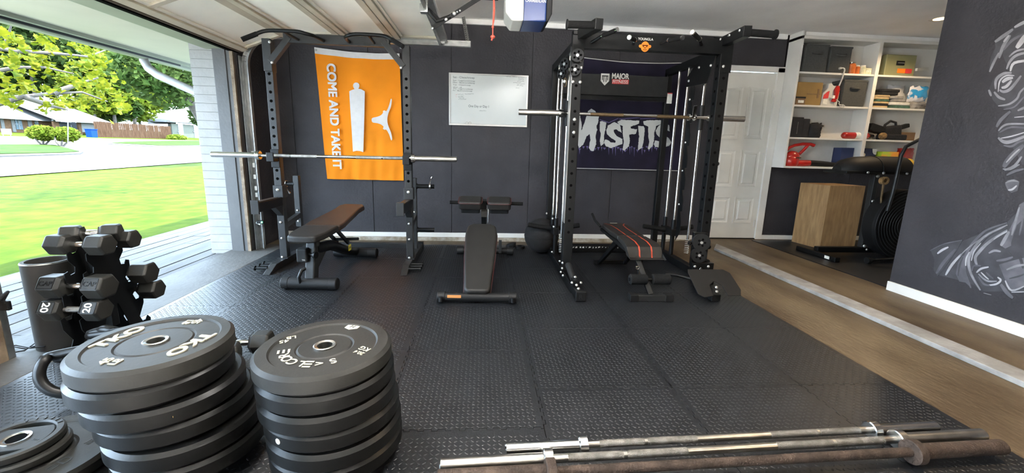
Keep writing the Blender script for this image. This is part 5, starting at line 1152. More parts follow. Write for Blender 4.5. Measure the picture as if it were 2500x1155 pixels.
def fill_lamp(x, y, label, power):
    """added unseen fill lamp: socket, hub and three tilting light panels"""
    t = thing('fill_lamp', label, 'lamp', (x,y,CEIL), 0, 'added fill lamps')
    B().lathe([(.06,0),(.06,-.03),(.03,-.045),(.03,-.09),(.045,-.10),(.045,-.14),(.0001,-.145)], (x,y,CEIL), 'Z', 24).build('lamp_base', 'white_paint', t)
    for k in range(3):
        a = 2*math.pi*k/3; d = Vector((math.cos(a), math.sin(a), -.25)).normalized(); s = Vector((-math.sin(a), math.cos(a), 0))
        c = Vector((x,y,CEIL-.13))+d*.13; n = d.cross(s); n = n if n.z > 0 else -n; M = Matrix((d, s, n)).transposed()
        pn_ = B().obox(c+n*.008, .17, .10, .012, M).build('light_panel', 'white_paint', t, .003); B().obox(c, .16, .09, .004, M).build('diffuser', 'lamp_white', pn_)
    l = bpy.data.lights.new('lamp', 'POINT'); l.energy = power; l.color = (1.0,.965,.93); l.shadow_soft_size = .16
    o = bpy.data.objects.new('fill_bulb', l); COL.objects.link(o); o.parent = t; o.location = (0,0,-.22)
fill_lamp(-1.2, 1.8, 'added fill lamp on the ceiling above the plate stacks', 34)  # unseen lamps added to brighten the interior
fill_lamp(.55, 1.8, 'added fill lamp on the ceiling above the floor bars', 24)
for x, lab in ((-1.6,'added recessed fill lamp at the unseen rear left of the garage'),(-.5,'added recessed fill lamp at the unseen rear middle of the garage'),(.6,'added recessed fill lamp at the unseen rear right of the garage')): can(x, -1.3, lab, 950, (1,.96,.9), 1.35)  # added rear lamps that flood the pale floor for ceiling bounce
# ============================================================ OUTSIDE
def zt_(x):
    d = -x
    return -.10 if d < 14 else -.10+.043*(min(d,130)-14)
def onT(x, y):                                   # photo pixel -> point on the sloping ground
    d = ray(x, y); t = 3.0
    for _ in range(4000):
        p = Vector(CAMP)+d*t
        if p.z <= zt_(p.x): return p
        t += .03
    return p
gx = [-4.05,-6,-9,-12,-14,-16,-20,-26,-34,-44,-60,-90]; gy = [-60,-30,-10,0,5,10,20,30,40,55,70,90,130]
b = B(); V = [(x,y,zt_(x)) for x in gx for y in gy]; n = len(gy)
b.add(V, [(i*n+j,i*n+j+1,(i+1)*n+j+1,(i+1)*n+j) for i in range(len(gx)-1) for j in range(n-1)], True)
lw = b.build('lawn', 'grass'); lw['kind'] = 'stuff'; tag(lw, 'sunlit green lawn and verge beyond the patio', 'grass')
def slab_T(name, px, mt, h, label=None, cat=None, kind='structure'):
    P = [onT(x, y) for x, y in px]; bb = B(); m = len(P)
    bb.add([(p.x,p.y,zt_(p.x)+h) for p in P]+[(p.x,p.y,zt_(p.x)-.1) for p in P], [tuple(range(m))]+[(i,m+i,m+(i+1)%m,(i+1)%m) for i in range(m)])
    o = bb.build(name, mt); o['kind'] = kind
    if label: tag(o, label, cat)
    return o
# street follows the slope
b = B(); xs_ = [-14.6,-18,-22,-28,-34,-40]
def nearx(y): return -14.2-.09*(y-15)
ysr = [-40,-10,5,12,16,20,25,30,40,60,90]; V = []
for k, f in enumerate((0,.12,.3,.5,.75,1)):
    for y in ysr:
        x = nearx(y)*(1-f)+(-39.5)*f; V.append((x,y,zt_(x)+.03))
n = len(ysr); b.add(V, [(i*n+j,i*n+j+1,(i+1)*n+j+1,(i+1)*n+j) for i in range(5) for j in range(n-1)], True)
struct(b.build('street', 'road'))
isl = slab_T('street_island', [(-60,358),(60,356),(135,357),(170,366),(204,375),(196,379),(150,381),(0,386),(-60,390)], 'kerb_grey', .10)
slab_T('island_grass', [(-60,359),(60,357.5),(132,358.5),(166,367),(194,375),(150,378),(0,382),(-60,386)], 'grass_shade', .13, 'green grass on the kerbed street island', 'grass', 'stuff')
slab_T('far_kerb', [(264,353),(300,348.5),(420,345.5),(540,345),(560,357),(440,359),(380,360),(300,355.5)], 'kerb_grey', .09)
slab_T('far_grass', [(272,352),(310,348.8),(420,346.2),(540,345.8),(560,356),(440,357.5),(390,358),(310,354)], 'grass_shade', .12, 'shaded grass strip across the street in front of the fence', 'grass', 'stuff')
struct(B().box(-14.0, -4.07, -5.0, 2.6, -.3, -.085).build('bounce_driveway', 'bounce_driveway'))  # unseen pale slab added to throw sunlight up onto the ceiling
# patio boards in front of the opening
pt = struct(B().box(-4.06, -2.65, -2.5, 9.0, -.30, -.075).build('patio', 'paver'))
rr = random.Random(21); W = 1.40/9
for i in range(9):
    x1 = -2.66-W*i; y = -2.5+rr.uniform(0,1.2); first = -2.5
    while first < 9.0:
        e = min(9.0, y); dz = rr.uniform(-.003,.003)
        B().box(x1-W+.004, x1-.004, first+.004, e-.004, -.085, -.052+dz).build('paver_board', 'paver', pt, .004)
        first = e; y = e+2.4
# house shell outside: brick pier, jamb, eaves
pr = struct(B().box(-2.85, -2.63, 4.70, 7.2, -.10, 2.12).build('wall_front', 'brick_white'))
for k in range(26): B().box(-2.86, -2.625, 4.455, 4.70, -.10+.0835*k, -.10+.0835*k+.0805).build('brick', 'brick_white', pr, .003)
for k in range(26): B().box(-2.86, -2.76, 1.72, 2.12, -.10+.0835*k, -.10+.0835*k+.0805).build('brick', 'brick_white', pr, .003)
B().box(-2.855, -2.63, 4.462, 4.70, -.10, 2.1).build('mortar', 'brick_white', pr)
jm = struct(B().box(-2.62, -2.50, 4.405, 4.46, FL-.06, 2.0).build('door_jamb', 'jamb_grey', None, .004)); jm.name = 'trim_8'
B().box(-2.50, -2.425, 4.415, 4.46, FL, 2.0).build('jamb_board', 'jamb_grey', jm, .003); B().box(-2.455, -2.425, 4.395, 4.415, FL, 2.0).build('door_stop', 'post_brown', jm)
struct(B().box(-3.74, -2.70, -2.7, 7.2, 2.075, 2.11).build('soffit', 'soffit_cream')); bpy.data.objects['soffit'].name = 'trim_9'
struct(B().box(-3.775, -3.735, -2.7, 7.2, 2.04, 2.30).build('fascia', 'fascia_bounce_tint', None, .003)); bpy.data.objects['fascia'].name = 'trim_10'
struct(B().add([(-2.4,-2.75,2.85),(-3.80,-2.75,2.28),(-3.80,7.2,2.28),(-2.4,7.2,2.85),(1.6,-2.75,4.2),(1.6,7.2,4.2),(6.0,-2.75,2.8),(6.0,7.2,2.8)], [(0,1,2,3),(4,0,3,5),(6,4,5,7)]).build('roof', 'roof_pale'))
gt = thing('gutter', 'pale rain gutter along the eave above the opening', 'gutter', (-3.83,3,1.96))
gp_ = [(x, z+.05) for x, z in ((-3.785,2.06),(-3.785,1.965),(-3.80,1.955),(-3.87,1.955),(-3.885,1.99),(-3.89,2.06),(-3.882,2.06),(-3.878,1.99),(-3.866,1.962),(-3.802,1.962),(-3.792,1.97),(-3.792,2.06))]
B().prism(gp_, -2.7, 6.3, lambda u, v, w: (u, w, v)).build('gutter_trough', 'fascia_bounce_tint', gt)
B().box(-3.786, -3.777, -2.7, 5.7, 2.022, 2.052).build('gutter_shadow_gap', 'black_plastic', gt)
dsp = thing('downspout', 'white downspout bending from the gutter back to the white brick pier', 'downspout', tuple(at(500,225,X=-2.95)))
q = [at(352,128,X=-3.83), at(352,148,X=-3.83), at(362,166,X=-3.80), at(385,183,X=-3.70), at(440,208,X=-3.40), at(522,244,X=-2.96)]
q.append(q[-1]+Vector((.04,.02,-.15))); q.append(Vector((q[-1].x,q[-1].y,.0)))
B().tube(q, .045, 8).build('pipe', 'brick_white', dsp)
# ---------------- vegetation
def leaf_cloud(n, c, r, size, seed, flat=1.0, shell=.55):
    rr = random.Random(seed); bb = B(); c = Vector(c); V = []; F = []
    for k in range(n):
        while True:
            v = Vector((rr.uniform(-1,1), rr.uniform(-1,1), rr.uniform(-1,1))); l = v.length
            if shell*rr.random() < l <= 1: break
        p = c+Vector((v.x*r[0], v.y*r[1], v.z*r[2])); s = size*rr.uniform(.6,1.4)
        a = Vector((rr.gauss(0,1), rr.gauss(0,1), rr.gauss(0,.6))).normalized(); d = a.orthogonal().normalized(); d = (d*math.cos(k)+a.cross(d)*math.sin(k))
        o = len(V); V += [tuple(p-a*s), tuple(p+d*s*.5), tuple(p+a*s), tuple(p-d*s*.5)]; F.append((o,o+1,o+2,o+3))
    bb.add(V, F); return bb
def tree(label, base, h, crown_r, mt, seed, n=2600, size=.35, trunk_r=.25, name='tree', clusters=7, spread=.7, low=.35):
    rr = random.Random(seed); base = Vector(base); t = thing(name, label, 'tree', tuple(base), 0, 'trees across the street')
    B().tube([base, base+Vector((rr.uniform(-.3,.3),rr.uniform(-.3,.3),h*.4)), base+Vector((rr.uniform(-.5,.5),rr.uniform(-.5,.5),h*.8))], [trunk_r,trunk_r*.7,trunk_r*.3], 8).build('trunk', 'bark', t)
    bb = B()
    for k in range(clusters):
        a = rr.uniform(0,6.28); d = crown_r*spread*rr.random()**.5; zz = h*(low+(1-low)*(k+.5)/clusters)
        c = base+Vector((d*math.cos(a), d*math.sin(a), zz)); q = crown_r*rr.uniform(.45,.7)
        lc = leaf_cloud(n//clusters, c, (q,q,q*.8), size, seed*31+k); bb.add(lc.v, lc.f)
    f = bb.build('foliage', mt, t); f['kind'] = 'stuff'
def far(px, d): # ground point under a photo column, d metres out
    p = at(px, 330, X=-d); return Vector((-d, p.y, zt_(-d)))
TR = [(30,62,17,6.5,'leaf_dark','broad dark tree at the far left behind the tan house'),(105,58,16,6,'leaf_green','mid green tree behind the tan house roof'),(185,64,18,7,'leaf_dark','tall dark tree above the open garage across the street'),(262,60,17,6.5,'leaf_green','tall green tree above the start of the fence'),(330,52,11,4.8,'leaf_lime','lower bright green tree right behind the fence'),(345,66,20,7.5,'leaf_dark','tallest dark tree behind the middle of the fence'),(415,60,17,6.5,'leaf_green','big green tree left of the pale hipped roof'),(480,64,19,7.5,'leaf_dark','tall dark tree behind the pale hipped roof'),(540,58,17,6.5,'leaf_green','green tree mostly hidden behind the white pier'),(-40,58,16,6.5,'leaf_green','green tree at the left margin across the street'),(235,50,8.5,3.6,'leaf_lime','small bright conifer beside the garage across the street'),(285,49,7.5,3.4,'leaf_green','small conifer just behind the left of the fence')]
for k, (px_, d, h, r, m_, lab) in enumerate(TR): tree(lab, far(px_, d), h, r, m_, 100+k, 3600, .42)
# leaning tree by the pier
lt = thing('leaning_tree', 'leaning dark-barked tree beside the white brick pier', 'tree', (-13.5,20.2,zt_(-13.5)))
tb_ = [at(524,345,X=-13), at(512,320,X=-13), at(490,288,X=-13.2), at(468,252,X=-13.5), at(440,205,X=-14), at(405,165,X=-14.5)]
tb_[0].z = zt_(-13)
B().tube(tb_, [.30,.26,.22,.19,.14,.07], 10).build('trunk', 'bark', lt)
B().tube([at(512,320,X=-13), at(518,270,X=-12.8), at(512,225,X=-12.8), at(480,190,X=-13)], [.2,.16,.12,.05], 8).build('branch', 'bark', lt)
bb = B()
for k, (x, y, q) in enumerate(((500,200,1.5),(440,170,1.6),(470,130,1.8),(515,285,.9),(405,215,1.2),(520,150,1.5),(380,150,1.4),(415,110,1.5),(350,170,1.2))):
    lc = leaf_cloud(650, at(x,y,X=-13.8), (q,q,q*.75), .14, 900+k); bb.add(lc.v, lc.f)
f = bb.build('foliage', 'leaf_green', lt); f['kind'] = 'stuff'
# near maple: trunk outside the frame at the left, boughs reaching over the lawn
mp_ = thing('maple_tree', 'maple with bright yellow-green leaves reaching over the lawn from the left', 'tree', (-12.2,7.4,-.1))
B().tube([(-12.2,7.4,-.1),(-12.1,7.5,1.5),(-12.3,7.6,3.5),(-12.0,7.8,6.0)], [.28,.24,.2,.1], 10).build('trunk', 'bark', mp_)
bgh = [[(-12.15,7.5,2.2),at(-30,262,X=-8.6),at(60,236,X=-8.2),at(130,228,X=-8.0),at(200,225,X=-7.8),at(262,248,X=-7.7)],
       [(-12.2,7.55,2.8),at(-40,180,X=-8.8),at(40,165,X=-8.4),at(110,165,X=-8.1),at(180,180,X=-7.9)],
       [(-12.2,7.6,3.2),at(-40,110,X=-9),at(40,125,X=-8.5),at(130,130,X=-8.2),at(215,138,X=-8.0),at(258,122,X=-8.0)],
       [(-12.2,7.6,3.6),at(-20,150,X=-9),at(15,100,X=-8.6),at(28,60,X=-8.4)],
       [at(60,236,X=-8.2),at(120,258,X=-8.0),at(165,268,X=-7.9)],[at(130,228,X=-8.0),at(190,205,X=-7.8),at(240,190,X=-7.7)]]
for pts in bgh: B().tube(pts, [.055*(1-.8*i/(len(pts)-1)) for i in range(len(pts))], 6).build('branch', 'bark', mp_)
mleaf = [(0,-.5),(.14,-.34),(.36,-.36),(.38,-.08),(.50,.14),(.26,.26),(.0,.55),(-.26,.26),(-.50,.14),(-.38,-.08),(-.36,-.36),(-.14,-.34)]
lm_ = B().add([(x,y,.35*abs(x)) for x, y in mleaf]+[(0,0,-.03)], [(i,(i+1)%12,12) for i in range(12)]).mesh('leaf', 'leaf_yellow')
rr = random.Random(5); spots = []
cl = [(30,150,42),(70,170,50),(120,125,45),(60,215,40),(140,185,50),(190,215,45),(235,225,40),(180,160,38),(250,262,30),(110,250,36),(215,245,32),(150,262,28),(270,205,26),(20,95,34),(100,100,34),(240,155,28),(300,272,18),(25,235,34),(165,230,42),(90,140,45),(290,240,20),(10,190,36),(200,120,22),(230,190,34)]
def leaf_at():
    x, y, q = rr.choice(cl); px_ = x+rr.gauss(0,.55)*q; py_ = y+rr.gauss(0,.45)*q; py_ = max(py_, 40)
    p = at(px_, py_, X=-8.1+rr.uniform(-.9,.7)); s = rr.uniform(.08,.16)
    e = Matrix.Rotation(rr.uniform(0,6.28),4,'Z') @ Matrix.Rotation(rr.gauss(.9,.7),4,'X') @ Matrix.Rotation(rr.uniform(0,6.28),4,'Z')
    return p, s, e
off = Vector(mp_['_o'])
for k in range(300):
    p, s, e = leaf_at(); put(lm_, 'leaf', mp_, Matrix.Translation(p-off) @ e @ Matrix.Diagonal((s*1.15,s*1.15,s*1.15,1)))
bb = B()
for k in range(150):
    p, s, e = leaf_at(); M4 = Matrix.Translation(p) @ e @ Matrix.Diagonal((s,s,s,1))
    bb.add([M4 @ Vector((x,y,.35*abs(x))) for x, y in mleaf]+[M4 @ Vector((0,0,-.03))], [(i,(i+1)%12,12) for i in range(12)])
for k in range(1500):                           # the rest of the crown, left of the frame
    p = Vector((-12.2+rr.gauss(0,1.6), 7.6+rr.gauss(0,1.6), 4.6+rr.gauss(0,1.0))); s = rr.uniform(.12,.2); M4 = Matrix.Translation(p) @ Matrix.Rotation(rr.uniform(0,6.28),4,'Z') @ Matrix.Rotation(rr.gauss(.6,.6),4,'X') @ Matrix.Diagonal((s,s,s,1))
    bb.add([M4 @ Vector((x,y,.35*abs(x))) for x, y in mleaf]+[M4 @ Vector((0,0,-.03))], [(i,(i+1)%12,12) for i in range(12)])
f = bb.build('foliage', 'leaf_yellow', mp_); f['kind'] = 'stuff'
# clipped shrubs on the island
for px_, py_, cx, cy, lab in ((106,358,104,325,'clipped bushy shrub on the left of the street island'),(151,361,160,328,'clipped bushy shrub on the right of the street island')):
    g = onT(px_, py_); t = thing('island_shrub', lab, 'shrub', tuple(g), 0, 'clipped shrubs on the street island')
    c = at(cx, cy, X=g.x); k = abs(g.x)/1005*1.35
    for a in (-1,0,1): B().tube([g, g+Vector((.05,a*.35,.35)), Vector((c.x+a*.2, c.y+a*.5, c.z))], [.06,.045,.03], 6).build('stem', 'bark', t)
    f = leaf_cloud(2200, c, (26*k*.7,26*k*.8,16*k*.8), .10, px_).build('foliage', 'leaf_lime', t); f['kind'] = 'stuff'
g = onT(166,367); pl = tag(B().cyl(g, at(166,268,X=g.x), .028, n=10).build('street_pole', 'house_trim'), 'thin grey pole at the tip of the street island', 'pole')
# plants by the pier
for k, (x, y, d, q, lab) in enumerate(((515,352,5.6,.16,'small leafy bush touching the white pier, upper one'),(514,388,5.2,.12,'small leafy bush touching the white pier, lower one'))):
    c = at(x, y, X=-d); t = thing('bush', lab, 'bush', (c.x,c.y,-.1), 0, 'bushes by the pier')
    B().tube([(c.x,c.y,-.1), (c.x+.02,c.y,c.z*.5), (c.x,c.y,c.z)], [.015,.012,.006], 6).build('stem', 'bark', t); f = leaf_cloud(420, c, (q,q,q*1.7), .028, 40+k).build('foliage', 'leaf_green', t); f['kind'] = 'stuff'
# ---------------- fence across the street
FX = -43.0
fe = thing('wooden_fence', 'brown board fence across the street between the two houses', 'fence', (FX,55,zt_(FX)))
ya, yb = at(233,330,X=FX).y, at(420,335,X=FX).y; nP = 46; rr = random.Random(8)
for k in range(nP):
    y0 = ya+(yb-ya)*k/nP; y1 = ya+(yb-ya)*(k+1)/nP; h = 1.72+rr.uniform(-.02,.02)
    B().box(FX-.02+rr.uniform(-.01,.01), FX+.0, y0+.012, y1-.012, zt_(FX)-.1, zt_(FX)+h).build('plank', 'fence_wood', fe)
for z in (.4, 1.4): B().box(FX-.08, FX-.03, ya, yb, zt_(FX)+z, zt_(FX)+z+.09).build('rail', 'fence_wood', fe)
fl = leaf_cloud(700, at(432,336,X=FX+1), (.6,1.9,.45), .13, 77).build('low_shrub', 'leaf_lime'); fl['kind'] = 'stuff'; tag(fl, 'low lime shrub at the right end of the fence', 'shrub')
# ---------------- house with open garage
HX = -47.0; hz = zt_(HX)-.3
def yz(x, y, X=HX): p = at(x, y, X=X); return p.y, p.z
def wallbox(parent, name, xa, xb, ytop, ybot, mt, X=HX, t=.2):
    y0, z1 = yz(xa, ytop, X); y1, _ = yz(xb, ytop, X); _, z0 = yz((xa+xb)/2, ybot, X)
    return B().box(X-t, X, y0, y1, max(z0, zt_(X)-.4), z1).build(name, mt, parent)
h1 = thing('tan_house', 'tan brick house with an open garage and pale roof across the street', 'house', (HX, yz(110,330)[0], hz))
wallbox(h1, 'wall', -60, 130, 285, 334, 'house_brick', HX-1.5); wallbox(h1, 'garage_wall', 130, 240, 296, 334, 'house_brick', HX-5)
wallbox(h1, 'pillar', 130, 143, 296, 332, 'house_brick', HX); wallbox(h1, 'pillar', 190, 197, 296, 330, 'house_brick', HX); wallbox(h1, 'pillar', 231, 235, 296, 330, 'house_brick', HX)
wallbox(h1, 'garage_lintel', 130, 236, 292, 298, 'house_white', HX)
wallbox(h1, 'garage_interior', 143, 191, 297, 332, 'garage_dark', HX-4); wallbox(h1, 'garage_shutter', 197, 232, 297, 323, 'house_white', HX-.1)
y0, z1 = yz(128,270); y1, _ = yz(258,275); zE = yz(190,297)[1]
B().add([(HX+.6,y0-.5,zE),(HX+.6,y1,zE+.1),(HX-7,y1-.3,zE+3.0),(HX-7,y0-.5,zE+3.0)], [(0,1,2,3)]).add([(HX+.6,y0-.5,zE-.15),(HX+.6,y1,zE-.05),(HX+.6,y1,zE+.1),(HX+.6,y0-.5,zE)], [(0,1,2,3)]).build('garage_roof', 'roof_pale', h1)
ya_, za_ = yz(-60,286,HX-1.5); yb_, _ = yz(130,286,HX-1.5)
B().add([(HX-.8,ya_,za_),(HX-.8,yb_,za_),(HX-8,yb_,za_+3.2),(HX-8,ya_,za_+3.2)], [(0,1,2,3)]).build('main_roof', 'house_trim', h1)
for xa, xb, yt, yb2 in ((36,52,290,316),(84,92,290,308)): 
    w = wallbox(h1, 'window', xa, xb, yt, yb2, 'window_dark', HX-1.45, .05)
    wallbox(w, 'mullion', (xa+xb)/2-.8, (xa+xb)/2+.8, yt, yb2, 'house_white', HX-1.4, .05); wallbox(w, 'mullion', xa, xb, (yt+yb2)/2-.8, (yt+yb2)/2+.8, 'house_white', HX-1.4, .05)
for xa, xb in ((26,34),(66,76),(0,8)): wallbox(h1, 'shutter', xa, xb, 288, 322, 'house_trim', HX-1.45, .05)
# car in the garage
cy_, cz_ = yz(164,326,HX-1.0); car = thing('parked_car', 'silver car parked in the open garage across the street', 'car', (HX-1.5,cy_,zt_(HX)))
zc = zt_(HX)-.05
B().prism([(-.9,.25),(.9,.25),(.92,.75),(.78,.95),(-.78,.95),(-.92,.75)], 0, 3.6, lambda u, v, w: (HX-1.2-w, cy_+u, zc+v+.45)).build('body', 'car_silver', car, .08)
B().prism([(-.72,.95),(.72,.95),(.58,1.45),(-.58,1.45)], .9, 3.4, lambda u, v, w: (HX-1.2-w, cy_+u, zc+v+.45)).build('cabin', 'car_silver', car, .06); B().prism([(-.62,1.0),(.62,1.0),(.52,1.38),(-.52,1.38)], .86, .9, lambda u, v, w: (HX-1.2-w, cy_+u, zc+v+.45)).build('windscreen', 'window_dark', car)
for u in (-.75,.75): B().cyl((HX-1.9,cy_+u-.1,zc+.62),(HX-1.9,cy_+u+.1,zc+.62),.33,n=16).build('wheel', 'black_plastic', car)
for u in (-.6,.6): B().box(HX-1.2,HX-1.17,cy_+u-.15,cy_+u+.15,zc+1.05,zc+1.2).build('headlight', 'house_white', car)
bn_ = thing('wheelie_bin', 'blue wheeled rubbish bin left of the fence', 'bin', (-42.2, at(225,335,X=-42.2).y, zt_(-42.2)))
yb3 = at(225,335,X=-42.2).y; B().prism([(-.33,0),(.33,0),(.40,.85),(-.40,.85)], -.3, .3, lambda u, v, w: (-42.2+w, yb3+u, zt_(-42.2)+v-.05)).build('bin_body', 'bin_blue', bn_, .03); B().box(-42.55,-41.85,yb3-.43,yb3+.43,zt_(-42.2)+.80,zt_(-42.2)+.88).build('lid', 'bin_blue', bn_, .02)
ys2 = at(16,322,X=-40).y; sg = thing('yard_sign', 'small blank white yard sign on the far left verge', 'sign', (-40,ys2,zt_(-40)))
B().box(-40.02,-40,ys2-.38,ys2+.38,zt_(-40)+.15,zt_(-40)+.62).build('sign_board', 'house_white', sg); B().box(-40.03,-40.02,ys2-.3,ys2-.27,zt_(-40)-.1,zt_(-40)+.5).box(-40.03,-40.02,ys2+.27,ys2+.3,zt_(-40)-.1,zt_(-40)+.5).build('sign_stake', 'galvanised', sg)
# ---------------- house with pale hipped roof
H2 = -50.0; h2 = thing('sage_house', 'pale sage house with white hipped roof to the right of the fence', 'house', (H2, at(460,335,X=H2).y, zt_(H2)-.3))
wallbox(h2, 'wall', 418, 560, 301, 352, 'house_sage', H2)
for xa, xb in ((434,446),(472,484)):
    w = wallbox(h2, 'window', xa, xb, 303, 340, 'window_dark', H2+.05, .06); wallbox(w, 'window_rail', xa, xb, 321, 323, 'house_white', H2+.09, .05)
wallbox(h2, 'eave', 415, 560, 298.5, 301.5, 'house_trim', H2+.5, .5)
a_ = [at(408,298,X=H2+.6), at(570,303,X=H2+.6), at(455,264,X=H2-5), at(490,266,X=H2-5)]
B().add([tuple(a_[0]),tuple(a_[1]),tuple(a_[3]),tuple(a_[2])], [(0,1,2,3)]).add([tuple(a_[0]),(H2-10,a_[0].y,a_[0].z),tuple(a_[2])], [(0,1,2)]).build('hipped_roof', 'roof_pale', h2)
c_ = [at(358,303,X=H2-1), at(430,303,X=H2-1), at(430,281,X=H2-5), at(378,280,X=H2-5)]
B().add([tuple(p) for p in c_], [(0,1,2,3)]).build('side_roof', 'roof_pale', h2)
hr = at(490,346,X=-40); hrl = thing('hand_rail', 'white pipe rail on the far verge near the white pier', 'rail', (-40,hr.y,zt_(-40)))
y2 = at(516,330,X=-40).y; zt2 = at(490,328,X=-40).z
B().cyl((-40,hr.y,zt_(-40)-.1),(-40,hr.y,zt2),.04,n=8).build('post', 'house_white', hrl); B().cyl((-40,hr.y-.3,zt2),(-40,y2,zt2),.04,n=8).build('top_rail', 'house_white', hrl)
# ============================================================ WALL PAINTING (grey-white brush strokes on the right wall)
_lay = [0]
def wall_pt(x, y): p = at(x, y, X=XR); return (p.y, p.z)
def brush(pts, w, mt, ox, oy, s):
    """one painted stroke: a tapered ribbon lying on the wall"""
    _lay[0] += 1; dx = .0006+.00004*_lay[0]
    P = [(ox+x/s, oy+y/s) for x, y in pts]; Q = []
    for i in range(len(P)-1):                    # soften corners
        for k in range(4): 
            t = k/4; a = P[max(i-1,0)]; b0 = P[i]; c0 = P[i+1]; d0 = P[min(i+2,len(P)-1)]
            Q.append(tuple(.5*((2*b0[j])+(-a[j]+c0[j])*t+(2*a[j]-5*b0[j]+4*c0[j]-d0[j])*t*t+(-a[j]+3*b0[j]-3*c0[j]+d0[j])*t**3) for j in (0,1)))
    Q.append(P[-1]); n = len(Q); L = []; R = []
    for i, q in enumerate(Q):
        a = Q[max(i-1,0)]; c0 = Q[min(i+1,n-1)]; tx, ty = c0[0]-a[0], c0[1]-a[1]; l = math.hypot(tx, ty) or 1
        hw = w/s/2*(.25+.75*math.sin(math.pi*min(1,max(0,(i+.5)/n)))**.6); L.append((q[0]-ty/l*hw, q[1]+tx/l*hw)); R.append((q[0]+ty/l*hw, q[1]-tx/l*hw))
    patch(L+R[::-1], mt, dx)
def patch(px, mt, dx=None):
    if dx is None: _lay[0] += 1; dx = .0006+.00004*_lay[0]
    P_ = [wall_pt(x, y) for x, y in px]
    B().prism(P_, 0, dx, lambda u, v, w: (XR-w, u, v)).build('brush_stroke', mt, wr)
def pA(pts, mt): patch([(2240+x/3.04, 40+y/3.04) for x, y in pts], mt)
def pB(pts, mt): patch([(2240+x/3.208, 400+y/3.208) for x, y in pts], mt)
def sA(pts, w, mt): brush(pts, w, mt, 2240, 40, 3.04)
def sB(pts, w, mt): brush(pts, w, mt, 2240, 400, 3.208)
W_, L_, M_, D_ = 'mural_white', 'mural_light', 'mural_mid', 'mural_dark'
pA([(600,200),(700,100),(900,20),(900,1140),(780,1100),(700,960),(640,900),(640,800),(700,700),(620,650),(580,560),(620,440),(700,420),(650,330)], D_)
pB([(120,690),(360,602),(700,458),(760,400),(900,300),(900,1010),(740,1000),(520,1000),(400,930),(160,870)], D_)
pA([(575,195),(620,140),(700,90),(790,35),(900,10),(900,420),(760,420),(690,420),(660,390),(690,280),(650,262),(600,275),(560,340),(540,412),(530,400),(545,300),(580,230)], D_)
sA([(575,190),(640,145),(710,95)], 26, L_); sA([(720,82),(790,45),(860,20)], 24, W_); sA([(605,310),(640,215),(690,140)], 26, L_); sA([(640,190),(680,140)], 16, W_)
sA([(535,412),(565,345),(605,270)], 18, L_); sA([(640,250),(700,180),(790,130)], 20, M_); sA([(735,235),(770,190),(800,140)], 38, W_)
sA([(680,300),(740,255),(850,235)], 14, L_); sA([(662,392),(690,330),(745,285),(850,262)], 20, L_); sA([(690,408),(720,345),(850,325)], 20, W_)
pA([(530,545),(560,470),(600,430),(670,412),(740,430),(800,470),(860,560),(800,640),(700,690),(600,668),(560,620)], D_)
sA([(580,540),(585,470),(640,425),(700,420)], 22, L_); sA([(600,560),(612,480),(660,440),(720,440)], 12, W_); sA([(610,545),(640,560),(690,540),(740,480),(770,440)], 22, L_)
sA([(630,490),(665,465),(710,455)], 26, W_); sA([(625,530),(660,520),(700,475)], 22, W_); sA([(530,545),(540,570),(548,592)], 18, L_); sA([(570,560),(605,600),(652,618)], 20, L_)
sA([(600,665),(680,652),(740,610),(765,560),(830,500)], 16, L_); sA([(640,690),(720,672),(790,600),(850,560)], 12, M_); sA([(745,700),(790,680),(850,660)], 18, L_)
sA([(588,822),(620,770),(690,705)], 26, M_); sA([(720,750),(850,738)], 8, W_)
pA([(595,855),(640,800),(720,785),(900,790),(900,960),(740,960),(690,972),(640,950),(600,905)], D_)
sA([(602,850),(640,812),(700,798),(850,800)], 16, L_); sA([(610,862),(700,822),(850,835)], 14, M_); sA([(600,900),(640,930),(700,928),(850,870)], 26, L_); sA([(640,958),(700,965),(760,930),(850,910)], 16, M_); sA([(620,905),(700,890),(800,860)], 10, W_)
sA([(640,1120),(690,1050),(790,955)], 44, M_); sA([(648,1142),(720,1110),(775,1040)], 20, L_); sA([(660,1085),(720,1020),(760,985)], 12, W_)
# lower curls
sB([(670,40),(730,42),(800,5)], 16, L_); pB([(688,158),(708,130),(760,118),(800,140),(785,212),(740,228),(708,206)], M_); sB([(690,150),(740,132),(790,138)], 12, L_); sB([(712,205),(745,200),(780,170)], 16, W_); sB([(700,90),(760,60),(834,40)], 20, M_)
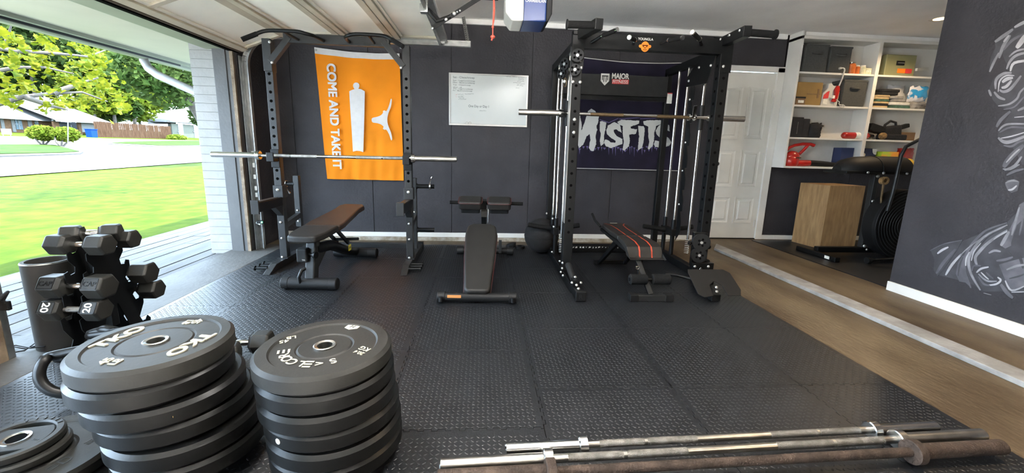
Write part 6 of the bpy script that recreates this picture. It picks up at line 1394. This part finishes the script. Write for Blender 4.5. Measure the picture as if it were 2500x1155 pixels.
# neck and chest
pB([(900,290),(834,300),(800,320),(770,420),(730,500),(690,560),(655,640),(690,664),(740,640),(830,640),(900,640)], M_)
pB([(780,480),(834,430),(900,420),(900,720),(740,710),(735,620)], D_); sB([(655,642),(680,600),(720,530)], 28, L_); sB([(740,560),(770,450),(800,340)], 20, L_); sB([(800,560),(830,420)], 14, M_)
pB([(510,770),(560,690),(640,668),(720,690),(765,740),(700,782),(645,790),(695,905),(600,885),(550,810)], D_); sB([(560,700),(605,680),(655,688)], 18, L_); sB([(620,760),(690,750),(750,730)], 20, M_)
pB([(640,790),(740,760),(900,720),(900,950),(740,995),(690,912)], M_); sB([(790,700),(815,760),(830,820)], 24, D_); sB([(700,830),(780,800),(850,790)], 18, L_); sB([(720,900),(800,880),(850,860)], 14, D_)
# drapery
pB([(105,680),(200,630),(355,598),(310,680),(235,785),(160,880),(128,830),(135,745)], D_); sB([(150,860),(205,775),(300,668)], 26, M_); sB([(158,704),(195,676),(245,652)], 18, W_); sB([(222,872),(272,790),(345,708)], 20, W_); sB([(100,680),(210,628),(352,598)], 8, M_)
pB([(303,862),(318,780),(362,716),(382,840),(424,972),(378,930),(330,922)], M_); sB([(320,880),(335,790),(360,730)], 14, D_)
sB([(420,972),(380,860),(370,760),(395,685),(455,600),(545,520),(705,462)], 22, M_); sB([(335,720),(400,658),(490,592)], 9, L_); sB([(495,990),(425,870),(402,765),(432,682),(525,572),(705,480)], 22, L_); sB([(510,1000),(445,865),(430,765),(472,665),(562,562),(712,492)], 12, D_)
sB([(470,800),(455,740),(485,690),(565,612),(705,520)], 26, L_); sB([(600,592),(650,558),(705,530)], 12, W_); sB([(380,800),(385,740),(410,690)], 12, W_); sB([(425,760),(445,690),(500,620)], 10, W_)
sB([(430,840),(445,800),(500,800)], 14, M_); sB([(465,852),(500,822),(560,808)], 16, W_); sB([(480,862),(520,900),(560,920),(625,920)], 14, L_); sB([(500,850),(535,885),(560,905)], 9, W_); sB([(556,952),(620,942),(655,912),(630,888)], 16, W_); sB([(480,882),(520,940),(572,955)], 14, M_); sB([(540,850),(570,880),(600,900)], 12, M_)
sB([(690,915),(740,992),(850,955)], 14, W_); sB([(740,1006),(850,1002)], 10, W_); sB([(655,945),(705,1010),(752,1052)], 30, M_); sB([(520,1012),(580,1028)], 5, L_)
